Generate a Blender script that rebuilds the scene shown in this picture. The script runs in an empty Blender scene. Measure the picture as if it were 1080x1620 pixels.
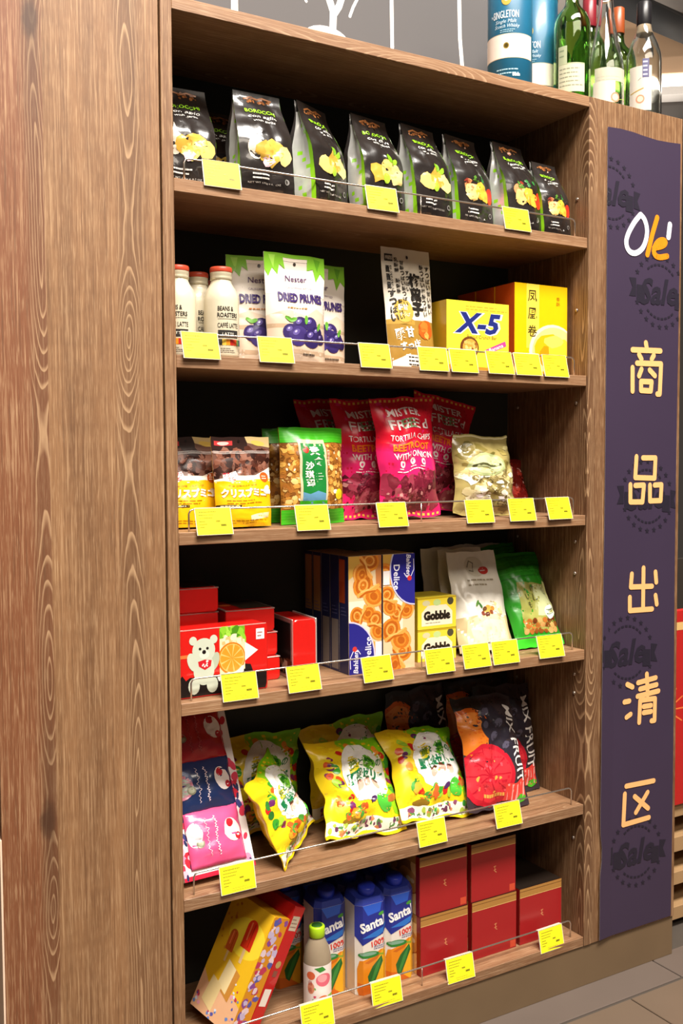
import bpy, bmesh, math, random
from mathutils import Vector, Matrix, noise
from mathutils.geometry import tessellate_polygon

# ------------------------------------------------------------------ camera, world, lamps, exposure
SC = bpy.context.scene
COL = SC.collection
CAM = Vector((-.64727, -1.70060, 1.2517))
FPX = 1568.8                                   # focal length in pixels of the 1080 x 1620 frame
YAW, PITCH, ROLL = [math.radians(a) for a in (30.179, 2.9131, -.3273)]
_f = Vector((math.sin(YAW) * math.cos(PITCH), math.cos(YAW) * math.cos(PITCH), -math.sin(PITCH)))
_r = Vector((math.cos(YAW), -math.sin(YAW), 0))
_u = _r.cross(_f)
CR = _r * math.cos(ROLL) + _u * math.sin(ROLL)
CU = _u * math.cos(ROLL) - _r * math.sin(ROLL)
cam = bpy.data.cameras.new('camera')
cam.sensor_fit = 'VERTICAL'
cam.sensor_height = 36.0
cam.lens = 36.0 * FPX / 1620.0
cam.clip_start = .02
camo = bpy.data.objects.new('camera', cam)
M4 = Matrix((CR, CU, -_f)).transposed().to_4x4()
M4.translation = CAM
camo.matrix_world = M4
COL.objects.link(camo)
SC.camera = camo

W = bpy.data.worlds.new('shop_ambient')
SC.world = W
W.use_nodes = True
W.node_tree.nodes['Background'].inputs[0].default_value = (1.0, .90, .80, 1)
W.node_tree.nodes['Background'].inputs[1].default_value = .07


def area_lamp(name, loc, aim, sx, sy, power, color):
    l = bpy.data.lights.new(name, 'AREA')
    l.shape = 'RECTANGLE'
    l.size, l.size_y, l.energy, l.color = sx, sy, power, color
    o = bpy.data.objects.new(name, l)
    o.location = loc
    o.rotation_euler = (Vector(aim) - Vector(loc)).to_track_quat('-Z', 'Y').to_euler()
    COL.objects.link(o)
    return o


area_lamp('ceiling_strip_lamp', (.35, -2.0, 5.10), (.35, -.20, 1.0), 3.2, 1.3, 720, (1.0, .94, .865))
area_lamp('aisle_ceiling_lamp', (.0, -4.4, 5.10), (.3, 0, 1.0), 4.5, 1.4, 200, (1.0, .88, .74))
area_lamp('added_ceiling_fill', (4.2, 4.2, 4.35), (4.2, 4.2, 5.2), 5.0, 3.0, 75, (1.0, .94, .86))  # unseen fill light, added to brighten the ceiling behind the glass bottles
SC.view_settings.view_transform = 'Standard'
SC.view_settings.look = 'None'
SC.view_settings.gamma = 1.0
SC.view_settings.use_curve_mapping = False
SC.view_settings.exposure = 0.08


# ------------------------------------------------------------------ placing helpers (where a photographed point stands at a given depth)
def X_at(px, z, Y):
    a = (px - 540) / FPX
    q = CR - _f * a
    return CAM.x - (q.y * (Y - CAM.y) + q.z * (z - CAM.z)) / q.x


def at(px, py, Y):
    d = _f + CR * ((px - 540) / FPX) - CU * ((py - 810) / FPX)
    return CAM + d * ((Y - CAM.y) / d.y)


def at_z(px, py, z):
    d = _f + CR * ((px - 540) / FPX) - CU * ((py - 810) / FPX)
    return CAM + d * ((z - CAM.z) / d.z)


# ------------------------------------------------------------------ materials
def lin(h):
    c = [int(h[i:i + 2], 16) / 255 for i in (0, 2, 4)]
    return [x / 12.92 if x <= .04045 else ((x + .055) / 1.055) ** 2.4 for x in c]


_mats = {}


def mat(h, rough=.42, metal=0., coat=0., trans=0., ior=1.45, vary=.06, scale=60., emit=0., alpha=1.):
    key = (h, rough, metal, coat, trans, vary, scale, emit, alpha)
    if key in _mats:
        return _mats[key]
    m = bpy.data.materials.new('paint_' + h)
    m.use_nodes = True
    nt = m.node_tree
    b = nt.nodes['Principled BSDF']
    c = lin(h)
    if vary:
        tc = nt.nodes.new('ShaderNodeTexCoord')
        n = nt.nodes.new('ShaderNodeTexNoise')
        n.inputs['Scale'].default_value = scale
        n.inputs['Detail'].default_value = 2
        r = nt.nodes.new('ShaderNodeMix')
        r.data_type = 'RGBA'
        nt.links.new(tc.outputs['Object'], n.inputs['Vector'])
        nt.links.new(n.outputs['Fac'], r.inputs[0])
        r.inputs[6].default_value = [min(1, x * (1 - vary)) for x in c] + [1]
        r.inputs[7].default_value = [min(1, x * (1 + vary)) for x in c] + [1]
        nt.links.new(r.outputs[2], b.inputs['Base Color'])
    else:
        b.inputs['Base Color'].default_value = c + [1]
    b.inputs['Roughness'].default_value = rough
    b.inputs['Metallic'].default_value = metal
    b.inputs['Coat Weight'].default_value = coat
    b.inputs['Transmission Weight'].default_value = trans
    b.inputs['IOR'].default_value = ior
    b.inputs['Alpha'].default_value = alpha
    if emit:
        b.inputs['Emission Color'].default_value = c + [1]
        b.inputs['Emission Strength'].default_value = emit
    _mats[key] = m
    return m


def film(h):
    return mat(h, rough=.24, coat=.5)


def card(h):
    return mat(h, rough=.38, coat=.2)


def ink(h):
    return mat(h, rough=.28, vary=.04)


class NT:
    """small helper to write node sums"""
    def __init__(s, m):
        s.t = m.node_tree

    def math(s, op, a, b=None, c=None, clamp=False):
        n = s.t.nodes.new('ShaderNodeMath')
        n.operation = op
        n.use_clamp = clamp
        for i, v in enumerate((a, b, c)):
            if v is None:
                continue
            if isinstance(v, (int, float)):
                n.inputs[i].default_value = v
            else:
                s.t.links.new(v, n.inputs[i])
        return n.outputs[0]

    def noise(s, dims, w=None, vec=None, scale=1., detail=2., rough=.5):
        n = s.t.nodes.new('ShaderNodeTexNoise')
        n.noise_dimensions = dims
        n.inputs['Scale'].default_value = scale
        n.inputs['Detail'].default_value = detail
        n.inputs['Roughness'].default_value = rough
        if w is not None:
            s.t.links.new(w, n.inputs['W'])
        if vec is not None:
            s.t.links.new(vec, n.inputs['Vector'])
        return n.outputs['Fac']

    def comb(s, x, y, z):
        n = s.t.nodes.new('ShaderNodeCombineXYZ')
        for i, v in enumerate((x, y, z)):
            if isinstance(v, (int, float)):
                n.inputs[i].default_value = v
            else:
                s.t.links.new(v, n.inputs[i])
        return n.outputs[0]

    def mixc(s, f, a, b):
        n = s.t.nodes.new('ShaderNodeMix')
        n.data_type = 'RGBA'
        for i, v in ((0, f), (6, a), (7, b)):
            if isinstance(v, (int, float)):
                n.inputs[i].default_value = v
            elif isinstance(v, (list, tuple)):
                n.inputs[i].default_value = list(v) + [1]
            else:
                s.t.links.new(v, n.inputs[i])
        return n.outputs[2]

    def smooth(s, v, lo, hi):
        n = s.t.nodes.new('ShaderNodeMapRange')
        n.interpolation_type = 'SMOOTHSTEP'
        n.inputs[1].default_value, n.inputs[2].default_value = lo, hi
        s.t.links.new(v, n.inputs[0])
        return n.outputs[0]


def wood(name, vertical=True, base='8c6543', dark='5b3c25', light='c29e77', plank=.111, shift=.117, seed=0., amount=1.):
    """limed oak laminate: boards cut from a log, with cathedral figure and fine straight pores"""
    m = bpy.data.materials.new(name)
    m.use_nodes = True
    k = NT(m)
    g = k.t.nodes.new('ShaderNodeNewGeometry')
    sp = k.t.nodes.new('ShaderNodeSeparateXYZ')
    k.t.links.new(g.outputs['Position'], sp.inputs[0])
    x, y, z = sp.outputs
    if vertical:
        a = k.math('ADD', x, k.math('MULTIPLY', y, .8)); l = z
    else:
        a = k.math('ADD', z, k.math('MULTIPLY', y, .8)); l = x
    idx = k.math('FLOOR', k.math('DIVIDE', k.math('ADD', a, shift), plank))
    wn = k.t.nodes.new('ShaderNodeTexWhiteNoise')
    wn.noise_dimensions = '1D'
    k.t.links.new(k.math('ADD', idx, seed + .37), wn.inputs['W'])
    rnd = wn.outputs['Value']
    # hearts of the boards, where the cathedral figure runs
    heart = None
    cut = None
    if vertical:
        s1 = k.math('GREATER_THAN', a, -.17)
        s2 = k.math('GREATER_THAN', a, .5)
        mid = k.math('ADD', k.math('ADD', -.236, k.math('MULTIPLY', s1, .151)), k.math('MULTIPLY', s2, 1.0965))
        edge = k.math('SUBTRACT', 1.0, k.math('MULTIPLY', k.math('GREATER_THAN', a, -.2285), k.math('LESS_THAN', a, -.125)))
    else:
        mid = k.math('ADD', k.math('MULTIPLY', idx, plank), .05)
        edge = k.math('ADD', rnd, .2, clamp=True)
        s1 = rnd
    wob = k.math('MULTIPLY', k.math('SUBTRACT', k.noise('1D', w=k.math('ADD', l, k.math('MULTIPLY', mid, 41)), scale=1.6, detail=1), .5), .035)
    da = k.math('ADD', k.math('SUBTRACT', a, mid), wob)
    D = k.math('MULTIPLY', k.math('SUBTRACT', k.noise('1D', w=k.math('ADD', l, k.math('MULTIPLY', mid, 17.3)), scale=1.25, detail=1.2), .5), .60)
    small = k.math('MULTIPLY', k.math('SUBTRACT', k.noise('3D', vec=k.comb(k.math('MULTIPLY', a, 50), k.math('MULTIPLY', l, 14), idx), detail=2), .5), .012)
    r = k.math('ADD', k.math('SQRT', k.math('ADD', k.math('MULTIPLY', k.math('MULTIPLY', da, da), 14.0), k.math('MULTIPLY', D, D))), small)
    fr = k.math('FRACT', k.math('MULTIPLY', r, 62))
    line = k.math('SUBTRACT', k.smooth(fr, .62, .93), k.smooth(fr, .93, 1.0))
    near = k.math('MULTIPLY', k.smooth(k.math('ABSOLUTE', da), .030, .008), edge)
    # fine pores
    fine = k.noise('3D', vec=k.comb(k.math('MULTIPLY', a, 300), k.math('MULTIPLY', l, 5.0), seed), detail=4, rough=.65)
    vfine = k.noise('3D', vec=k.comb(k.math('MULTIPLY', a, 900), k.math('MULTIPLY', l, 22.0), seed + 4), detail=2, rough=.6)
    broad = k.noise('3D', vec=k.comb(k.math('MULTIPLY', a, 22), k.math('MULTIPLY', l, 1.2), seed + 9), detail=2)
    mott = k.noise('3D', vec=k.comb(k.math('MULTIPLY', a, 60), k.math('MULTIPLY', l, 40), seed + 2), detail=3)
    tone = k.math('ADD', k.math('MULTIPLY', k.math('SUBTRACT', broad, .5), 1.3), k.math('MULTIPLY', k.math('SUBTRACT', mott, .5), .55))
    tone = k.math('ADD', tone, k.math('ADD', .5, k.math('MULTIPLY', k.math('SUBTRACT', rnd, .5), .5)), clamp=True)
    c = k.mixc(tone, lin(dark), lin(base))
    if vertical:      # the outermost board of the column is a redder plank
        c = k.mixc(k.math('MULTIPLY', k.math('LESS_THAN', a, -.2285), .70), c, lin('763f24'))
    c = k.mixc(k.math('MULTIPLY', k.smooth(fine, .50, .70), .50 * amount), c, lin(light))
    c = k.mixc(k.math('MULTIPLY', k.smooth(vfine, .52, .72), .55 * amount), c, lin(light))
    c = k.mixc(k.math('MULTIPLY', k.smooth(fine, .48, .32), .60 * amount), c, lin(dark))
    core = k.math('MULTIPLY', near, .45)
    c = k.mixc(core, c, lin(dark))
    c = k.mixc(k.math('MULTIPLY', k.math('MULTIPLY', line, near), .62 * amount), c, lin(light))
    if vertical:      # two knots in the outer board of the column
        for kx, kz in ((-.2475, 1.985), (-.2440, .640)):
            q = k.math('ADD', k.math('POWER', k.math('MULTIPLY', k.math('SUBTRACT', a, kx), 62), 2), k.math('POWER', k.math('MULTIPLY', k.math('SUBTRACT', l, kz), 24), 2))
            q = k.math('ADD', q, k.math('MULTIPLY', k.math('SUBTRACT', mott, .5), 1.2))
            c = k.mixc(k.math('MULTIPLY', k.smooth(q, 1.1, .05), .8), c, lin('3a2214'))
            tail = k.math('MULTIPLY', k.smooth(k.math('ABSOLUTE', k.math('SUBTRACT', a, kx + .004)), .018, .002), k.smooth(k.math('ABSOLUTE', k.math('SUBTRACT', l, kz)), .30, .02))
            c = k.mixc(k.math('MULTIPLY', tail, .45), c, lin('4a2e1c'))
    b = k.t.nodes['Principled BSDF']
    k.t.links.new(c, b.inputs['Base Color'])
    b.inputs['Roughness'].default_value = .52
    bp = k.t.nodes.new('ShaderNodeBump')
    bp.inputs['Strength'].default_value = .2
    bp.inputs['Distance'].default_value = .002
    k.t.links.new(fine, bp.inputs['Height'])
    k.t.links.new(bp.outputs[0], b.inputs['Normal'])
    return m


WOOD_V = wood('oak_laminate_upright', True)
WOOD_H = wood('oak_laminate_shelf', False, base='9a7250', dark='765338', light='c9a885', plank=.2, shift=.07, seed=3., amount=.8)

# ------------------------------------------------------------------ objects, parts, copies


def tag(o, label=None, cat=None, group=None, kind=None):
    for n, v in (('label', label), ('category', cat), ('group', group), ('kind', kind)):
        if v:
            o[n] = v
    return o


def obj(name, me, parent=None):
    o = bpy.data.objects.new(name, me)
    COL.objects.link(o)
    o.parent = parent
    return o


def empty(name, loc=(0, 0, 0), rot=(0, 0, 0)):
    o = bpy.data.objects.new(name, None)
    o.empty_display_size = .03
    o.rotation_mode = 'XYZ'
    o.location, o.rotation_euler = loc, [math.radians(a) for a in rot]
    COL.objects.link(o)
    return o


def mesh(name, verts, faces, mats, mi=None, smooth=False):
    me = bpy.data.meshes.new(name)
    me.from_pydata([tuple(v) for v in verts], [], faces)
    for m in (mats if isinstance(mats, (list, tuple)) else [mats]):
        me.materials.append(m)
    if mi:
        me.polygons.foreach_set('material_index', mi)
    if smooth:
        me.polygons.foreach_set('use_smooth', [True] * len(me.polygons))
    me.update()
    return me


def box_mesh(name, x0, x1, y0, y1, z0, z1, m, bevel=.0):
    bm = bmesh.new()
    bmesh.ops.create_cube(bm, size=1)
    for v in bm.verts:
        v.co = Vector(((x0 + x1) / 2 + v.co.x * (x1 - x0), (y0 + y1) / 2 + v.co.y * (y1 - y0), (z0 + z1) / 2 + v.co.z * (z1 - z0)))
    if bevel:
        bmesh.ops.bevel(bm, geom=bm.edges[:], offset=bevel, segments=1 if bevel < .002 else 3, affect='EDGES', profile=.5)
    me = bpy.data.meshes.new(name)
    bm.to_mesh(me)
    bm.free()
    me.materials.append(m)
    return me


def tube_mesh(name, pts, r, m, n=8, closed=False):
    pts = [Vector(p) for p in pts]
    vs, fs = [], []
    for i, p in enumerate(pts):
        a = pts[max(0, i - 1)]
        b = pts[min(len(pts) - 1, i + 1)]
        t = (b - a).normalized()
        s = t.cross(Vector((0, 1, 0)))
        if s.length < .1:
            s = t.cross(Vector((1, 0, 0)))
        s.normalize()
        q = t.cross(s)
        for j in range(n):
            w = 2 * math.pi * j / n
            vs.append(p + s * r * math.cos(w) + q * r * math.sin(w))
    for i in range(len(pts) - 1):
        for j in range(n):
            fs.append((i * n + j, i * n + (j + 1) % n, (i + 1) * n + (j + 1) % n, (i + 1) * n + j))
    fs.append(tuple(range(n))[::-1])
    fs.append(tuple((len(pts) - 1) * n + j for j in range(n)))
    return mesh(name, vs, fs, m, smooth=True)


def lathe_mesh(name, prof, m, n=32):
    vs, fs = [], []
    for r, z in prof:
        for j in range(n):
            w = 2 * math.pi * j / n
            vs.append((r * math.cos(w), r * math.sin(w), z))
    for i in range(len(prof) - 1):
        for j in range(n):
            fs.append((i * n + j, i * n + (j + 1) % n, (i + 1) * n + (j + 1) % n, (i + 1) * n + j))
    fs.append(tuple(range(n))[::-1])
    fs.append(tuple((len(prof) - 1) * n + j for j in range(n)))
    return mesh(name, vs, fs, m, smooth=True)


def copy_tree(o, parent=None):
    c = o.copy()
    COL.objects.link(c)
    c.parent = parent
    for ch in list(o.children):
        copy_tree(ch, c)
    return c


_kinds = {}
Z = 0.


def settle(o, z0):
    """set a thing down on its shelf, clear of the side and back panels"""
    if z0 <= 0 or z0 > 2 or 'hook' in [c.name.split('.')[0] for c in o.children]:
        return
    M = Matrix.LocRotScale(o.location, o.rotation_euler, o.scale)
    lo, hi = [9.] * 3, [-9.] * 3
    for c in o.children:
        if 'print' in c.name:
            continue
        L = M @ Matrix.LocRotScale(c.location, c.rotation_euler, c.scale)
        for v in c.data.vertices:
            q = L @ v.co
            for i in range(3):
                lo[i], hi[i] = min(lo[i], q[i]), max(hi[i], q[i])
    if lo[2] < z0 + .03:
        o.location.z += z0 + .0004 - lo[2]
    if lo[0] < .0015:
        o.location.x += .0015 - lo[0]
    elif hi[0] > .9985:
        o.location.x -= hi[0] - .9985
    if hi[1] > .2835:
        o.location.y -= hi[1] - .2835




def put(key, builder, loc, rot, label, cat, group=None):
    """first of a kind is built, later ones are copied with all their parts"""
    if key in _kinds:
        o = copy_tree(_kinds[key])
        if 'group' in o.keys() and not group:
            del o['group']
    else:
        o = builder()
        _kinds[key] = o
    o.rotation_mode = 'XYZ'
    o.location = loc
    o.rotation_euler = [math.radians(a) for a in rot]
    tag(o, label, cat, group)
    settle(o, Z)
    return o


# ------------------------------------------------------------------ flat print laid on faces and on curved film
_txt = {}


def glyphs(body, bold=0.):
    key = (body, bold)
    if key not in _txt:
        c = bpy.data.curves.new('t', 'FONT')
        c.body = body
        c.resolution_u = 2
        c.offset = bold
        o = bpy.data.objects.new('t', c)
        me = o.to_mesh()
        vs = [(v.co.x, v.co.y) for v in me.vertices]
        ts = []
        me.calc_loop_triangles()
        for t in me.loop_triangles:
            ts.append(tuple(t.vertices))
        o.to_mesh_clear()
        bpy.data.objects.remove(o)
        bpy.data.curves.remove(c)
        xs = [v[0] for v in vs]
        ys = [v[1] for v in vs]
        _txt[key] = (vs, ts, min(xs), max(xs), min(ys), max(ys))
    return _txt[key]


def _cut(poly, ax, val, less):
    out = []
    for i in range(len(poly)):
        a, b = poly[i - 1], poly[i]
        ia = (a[ax] <= val) if less else (a[ax] >= val)
        ib = (b[ax] <= val) if less else (b[ax] >= val)
        if ia != ib:
            t = (val - a[ax]) / (b[ax] - a[ax])
            p = [a[0] + (b[0] - a[0]) * t, a[1] + (b[1] - a[1]) * t]
            p[ax] = val
            out.append(tuple(p))
        if ib:
            out.append(b)
    return out


def _grid(poly, ax, n):
    lo = min(p[ax] for p in poly)
    hi = max(p[ax] for p in poly)
    i0, i1 = int(math.floor(lo * n + 1e-9)), int(math.ceil(hi * n - 1e-9))
    res = []
    for i in range(max(0, i0), min(n, i1)):
        q = poly
        if lo < i / n:
            q = _cut(q, ax, i / n, False)
        if q and hi > (i + 1) / n:
            q = _cut(q, ax, (i + 1) / n, True)
        if len(q) >= 3:
            res.append(q)
    return res


class Print:
    """printed shapes in unit coordinates of a face (0..1 across, 0..1 up)"""
    def __init__(s, w, h, seed=1):
        s.w, s.h, s.t, s.rng, s.k = w, h, [], random.Random(seed), 0

    def poly(s, pts, m, layer=0):
        pts = [tuple(p) for p in pts]
        s.k += 1
        layer += s.k * .0025
        if len(pts) == 3:
            s.t.append((pts, m, layer))
            return s
        for t in tessellate_polygon([[Vector((p[0], p[1], 0)) for p in pts]]):
            s.t.append(([pts[i] for i in t], m, layer))
        return s

    def rect(s, x0, y0, x1, y1, m, layer=0):
        return s.poly([(x0, y0), (x1, y0), (x1, y1), (x0, y1)], m, layer)

    def ell(s, cx, cy, rx, ry=None, m=None, layer=1, n=18, rot=0, a0=0, a1=360):
        """radii as shares of the width"""
        ry = ry or rx
        c, q = math.cos(math.radians(rot)), math.sin(math.radians(rot))
        k = s.w / s.h
        pts = []
        full = a1 - a0 >= 360
        for i in range(n if full else n + 1):
            t = math.radians(a0 + (a1 - a0) * i / n)
            x, y = rx * math.cos(t), ry * math.sin(t)
            pts.append((cx + x * c - y * q, cy + (x * q + y * c) * k))
        return s.poly(pts, m, layer)

    def blob(s, cx, cy, r, m, layer=1, n=9, jag=.3, sq=1.):
        k = s.w / s.h
        a = s.rng.random() * 6
        pts = []
        for i in range(n):
            t = a + 2 * math.pi * i / n
            q = r * (1 + s.rng.uniform(-jag, jag))
            pts.append((cx + q * math.cos(t), cy + q * math.sin(t) * k * sq))
        return s.poly(pts, m, layer)

    def scatter(s, n, x0, y0, x1, y1, r0, r1, mats, layer=1, jag=.3, sq=1.):
        for i in range(n):
            s.blob(s.rng.uniform(x0, x1), s.rng.uniform(y0, y1), s.rng.uniform(r0, r1), s.rng.choice(mats), layer + (i % 3) * .3, jag=jag, sq=sq)
        return s

    def stroke(s, pts, wd, m, layer=3, cap=True):
        """line of even width, wd as a share of the face width"""
        k = s.w / s.h
        for (x0, y0), (x1, y1) in zip(pts[:-1], pts[1:]):
            dx, dy = (x1 - x0), (y1 - y0) / k
            L = math.hypot(dx, dy) or 1e-9
            nx, ny = -dy / L * wd / 2, dx / L * wd / 2
            s.poly([(x0 + nx, y0 + ny * k), (x0 - nx, y0 - ny * k), (x1 - nx, y1 - ny * k), (x1 + nx, y1 + ny * k)], m, layer)
        if cap:
            for i, (x, y) in enumerate(pts):
                s.ell(x, y, wd / 2, m=m, layer=layer + .05, n=10)
        return s

    def text(s, body, cx, cy, hh, m, layer=4, ww=None, rot=0, shear=0, bold=0.):
        """hh = height of the lettering as a share of the face height, ww = width as a share of its width"""
        vs, ts, x0, x1, y0, y1 = glyphs(body, bold)
        H = hh * s.h
        ky = H / (y1 - y0)
        kx = ky if ww is None else ww * s.w / (x1 - x0)
        c, q = math.cos(math.radians(rot)), math.sin(math.radians(rot))
        P = []
        for x, y in vs:
            X, Y = (x - (x0 + x1) / 2) * kx, (y - (y0 + y1) / 2) * ky
            X += Y * shear
            P.append((cx + (X * c - Y * q) / s.w, cy + (X * q + Y * c) / s.h))
        s.k += 1
        layer += s.k * .0025
        for t in ts:
            s.t.append(([P[i] for i in t], m, layer))
        return s

    def column(s, body, cx, top, step, hh, m, layer=4, ww=None, bold=0., rot=0):
        for i, ch in enumerate(body):
            if ch != ' ':
                s.text(ch, cx, top - step * i, hh, m, layer, ww, rot=rot, bold=bold)
        return s

    def lines(s, n, x0, x1, top, step, hh, m, layer=4, dash=.5):
        """lines of type too small to read, as broken hairlines"""
        for i in range(n):
            x = x0
            end = x0 + (x1 - x0) * s.rng.uniform(.6, 1)
            while x < end:
                L = s.rng.uniform(.3, 1) * dash * (x1 - x0) * .3
                s.rect(x, top - step * i - hh / 2, min(x + L, end), top - step * i + hh / 2, m, layer)
                x += L * 1.25
        return s

    def build(s, name, parent, S, nu=1, nv=1, base=.0004, step=.00012):
        vs, fs, mi, mats, idx = [], [], [], [], {}
        slot = {}
        for tri, m, layer in s.t:
            if m.name not in slot:
                slot[m.name] = len(mats)
                mats.append(m)
            k = slot[m.name]
            for p in _grid(tri, 0, nu):
                for q in _grid(p, 1, nv):
                    f = []
                    for u, v in q:
                        key = (round(u, 6), round(v, 6), k, layer)
                        if key not in idx:
                            idx[key] = len(vs)
                            vs.append(S(u, v, base + step * layer))
                        if not f or f[-1] != idx[key]:
                            f.append(idx[key])
                    if len(f) > 1 and f[0] == f[-1]:
                        f.pop()
                    if len(set(f)) >= 3 and len(set(f)) == len(f):
                        fs.append(tuple(f))
                        mi.append(k)
        if not fs:
            return None
        return obj(name, mesh(name, vs, fs, mats, mi, smooth=nu > 1), parent)


# ------------------------------------------------------------------ packaging shapes
def face_S(w, h, d, which):
    """faces of a carton whose origin is the middle of the lower front edge"""
    if which == 'front':
        return lambda u, v, o: (-w / 2 + u * w, -o, v * h)
    if which == 'left':
        return lambda u, v, o: (-w / 2 - o, d - u * d, v * h)
    if which == 'right':
        return lambda u, v, o: (w / 2 + o, u * d, v * h)
    return lambda u, v, o: (-w / 2 + u * w, v * d, h + o)


def carton(name, w, h, d, m, front=None, left=None, top=None, right=None, bevel=.0012, body='carton_body'):
    root = empty(name)
    obj(body, box_mesh(body, -w / 2, w / 2, 0, d, 0, h, m, bevel), root)
    for which, fn in (('front', front), ('left', left), ('top', top), ('right', right)):
        if fn:
            fw = w if which in ('front', 'top') else d
            fh = d if which == 'top' else h
            p = Print(fw, fh)
            p.rect(.004, .004, .996, .996, m, -1)
            fn(p)
            p.build(which + '_print', root, face_S(w, h, d, which))
    return root


def sm(x):
    x = max(0., min(1., x))
    return x * x * (3 - 2 * x)


def pouch_surface(w, h, t, kind='pillow', seal=.06, seed=0, wr=.003, flop=0., twist=0., taper=0., pinch=.05, crumple=0.):
    def T(u, v):
        a = abs(2 * u - 1)
        f = max(0., 1 - a ** 2.6) ** .75
        if kind == 'stand':
            e = 1 - v
            g = sm((e - seal * .6) / .75) ** .8 * (1 - .18 * math.exp(-v * 14))
        else:
            e = min(v, 1 - v)
            g = max(0., math.sin(math.pi / 2 * min(1., max(0., e - seal * .7) / .30))) ** .85
        return f, g

    def S(u, v, off=0., side=-1):
        f, g = T(u, v)
        x = (u - .5) * w * (1 - pinch * g) * (1 - taper * v)
        z = v * h
        e = 1 - v if kind == 'stand' else min(v, 1 - v)
        n = noise.noise(Vector((u * 4.5 + seed, v * 5.5, seed * 1.7 + side))) + .6 * noise.noise(Vector((u * 11 + v * 5, v * 9 - seed, side * 2.)))
        cr = abs(noise.noise(Vector((u * 3.2 + v * 4 + seed * 2, v * 3.0 - u * 2.6, side * 3. + seed))))
        n += -1.2 * max(0., .18 - cr) / .18
        pl = math.sin(u * 52 + 5 * noise.noise(Vector((u * 3, seed, 1.)))) * math.exp(-abs(e - seal) / .05) * sm(e / seal) * .8
        y = side * (t / 2 * f * g + .0006 + wr * (n + pl) * (.10 + .9 * min(1, f * g * 1.6)))
        if side * y < .0005:
            y = side * .0005
        y += flop * h * v * v + twist * w * (u - .5) * (v - .3) + side * off
        edge = noise.noise(Vector((v * 5 + seed, u * 2., 3.3)))
        x += edge * wr * 1.2
        z += noise.noise(Vector((u * 4 + seed, 7.1, v))) * wr * .8 * (0 if kind == 'stand' and v < .02 else 1)
        if crumple:
            x += crumple * (noise.noise(Vector((v * 3.1 + seed * 2, u * 1.7, 5.5))) + .5 * noise.noise(Vector((v * 8 + seed, u * 2, 8.5))))
            z += crumple * (noise.noise(Vector((u * 3.3 - seed, v * 1.5, 2.2))) + .4 * noise.noise(Vector((u * 9 + seed, v, 6.1)))) * (0 if kind == 'stand' and v < .05 else 1)
            y += crumple * .8 * noise.noise(Vector((u * 2.2 + seed, v * 2.4, 9.)))
        return (x, y, z)
    return S


def pouch_body(name, S, m, parent, nu=24, nv=32, back=None, smooth=True):
    vs, fs, mi = [], [], []
    for side in (-1, 1):
        for j in range(nv + 1):
            for i in range(nu + 1):
                vs.append(S(i / nu, j / nv, 0., side))
    n1 = (nu + 1) * (nv + 1)
    k = nu + 1
    for j in range(nv):
        for i in range(nu):
            a = j * k + i
            fs.append((a, a + 1, a + k + 1, a + k)); mi.append(0)
            fs.append((n1 + a, n1 + a + k, n1 + a + k + 1, n1 + a + 1)); mi.append(1)
    for i in range(nu):
        fs.append((i, n1 + i, n1 + i + 1, i + 1)); mi.append(1)
        a = nv * k + i
        fs.append((a, a + 1, n1 + a + 1, n1 + a)); mi.append(1)
    for j in range(nv):
        a = j * k
        fs.append((a, a + k, n1 + a + k, n1 + a)); mi.append(1)
        a = j * k + nu
        fs.append((a, n1 + a, n1 + a + k, a + k)); mi.append(1)
    return obj(name, mesh(name, vs, fs, [m, back or m], mi, smooth=smooth), parent)


def pouch(name, w, h, t, m, design, nu=24, nv=32, back=None, **kw):
    root = empty(name)
    S = pouch_surface(w, h, t, **kw)
    pouch_body('film_body', S, m, root, nu, nv, back)
    p = Print(w, h, seed=int(kw.get('seed', 0) * 10) + 3)
    p.rect(0, 0, 1, 1, m, -1)
    design(p)
    p.build('front_print', root, S, nu, nv, step=.0003)
    return root

# ------------------------------------------------------------------ the setting
ZS = [None, 1.760, 1.446, 1.124, .809, .441, .122]      # upper faces of the six shelves
TH = .0235
DEPTH = .285
GREY = mat('7f7c7c', rough=.8, scale=3)


def struct(name, me):
    return tag(obj(name, me), kind='structure')


# floor: dark joint bed, border strip and large tiles
fl = struct('floor', box_mesh('floor', -3, 9, -4.5, 9, -.05, -.004, mat('4a423a', rough=.8)))
TILE = mat('6c5c4d', rough=.35, vary=.10, scale=5)
STRIP = mat('665a52', rough=.4, vary=.10, scale=6)
for i in range(5):
    obj('tile', box_mesh('tile', -.62 + i * .62, -.004 + i * .62, -.085, .02, -.02, 0, STRIP, .0015), fl)
tile_me = box_mesh('tile', 0, .616, 0, .616, -.02, 0, TILE, .0015)
for i in range(5):
    for j in range(4):
        t = obj('tile', tile_me, fl)
        t.location = (-.8 + i * .62, -.709 - j * .62, 0)
struct('ceiling', box_mesh('ceiling', -4, 12, -6, 12, 5.25, 5.31, mat('8d8884', rough=.9, scale=2)))

# column clad in oak laminate at the left
struct('wall_left', box_mesh('wall_left', -.3212, -.0255, 0, .30, 0, 3.2, WOOD_V, .0008))
struct('trim_1', box_mesh('trim_1', -.3245, -.3214, -.0015, .30, 0, .62, mat('e9cdb4', rough=.5)))
struct('wall_side', box_mesh('wall_side', -1.6, -.36, .06, .30, 0, 3.2, mat('6b5440', rough=.7, scale=8)))

# grey painted panel behind the shelf unit with white trees
xr = at(852, 60, .302).x
wb = struct('wall_back', box_mesh('wall_back', -.32, xr, .302, .34, 1.2, 3.2, mat('565353', rough=.75, vary=.05, scale=4)))
WX0, WX1, WZ0, WZ1 = -.32, xr, 1.9, 3.2
pr = Print(WX1 - WX0, WZ1 - WZ0)
WHT = mat('efe9e4', rough=.6)


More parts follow.
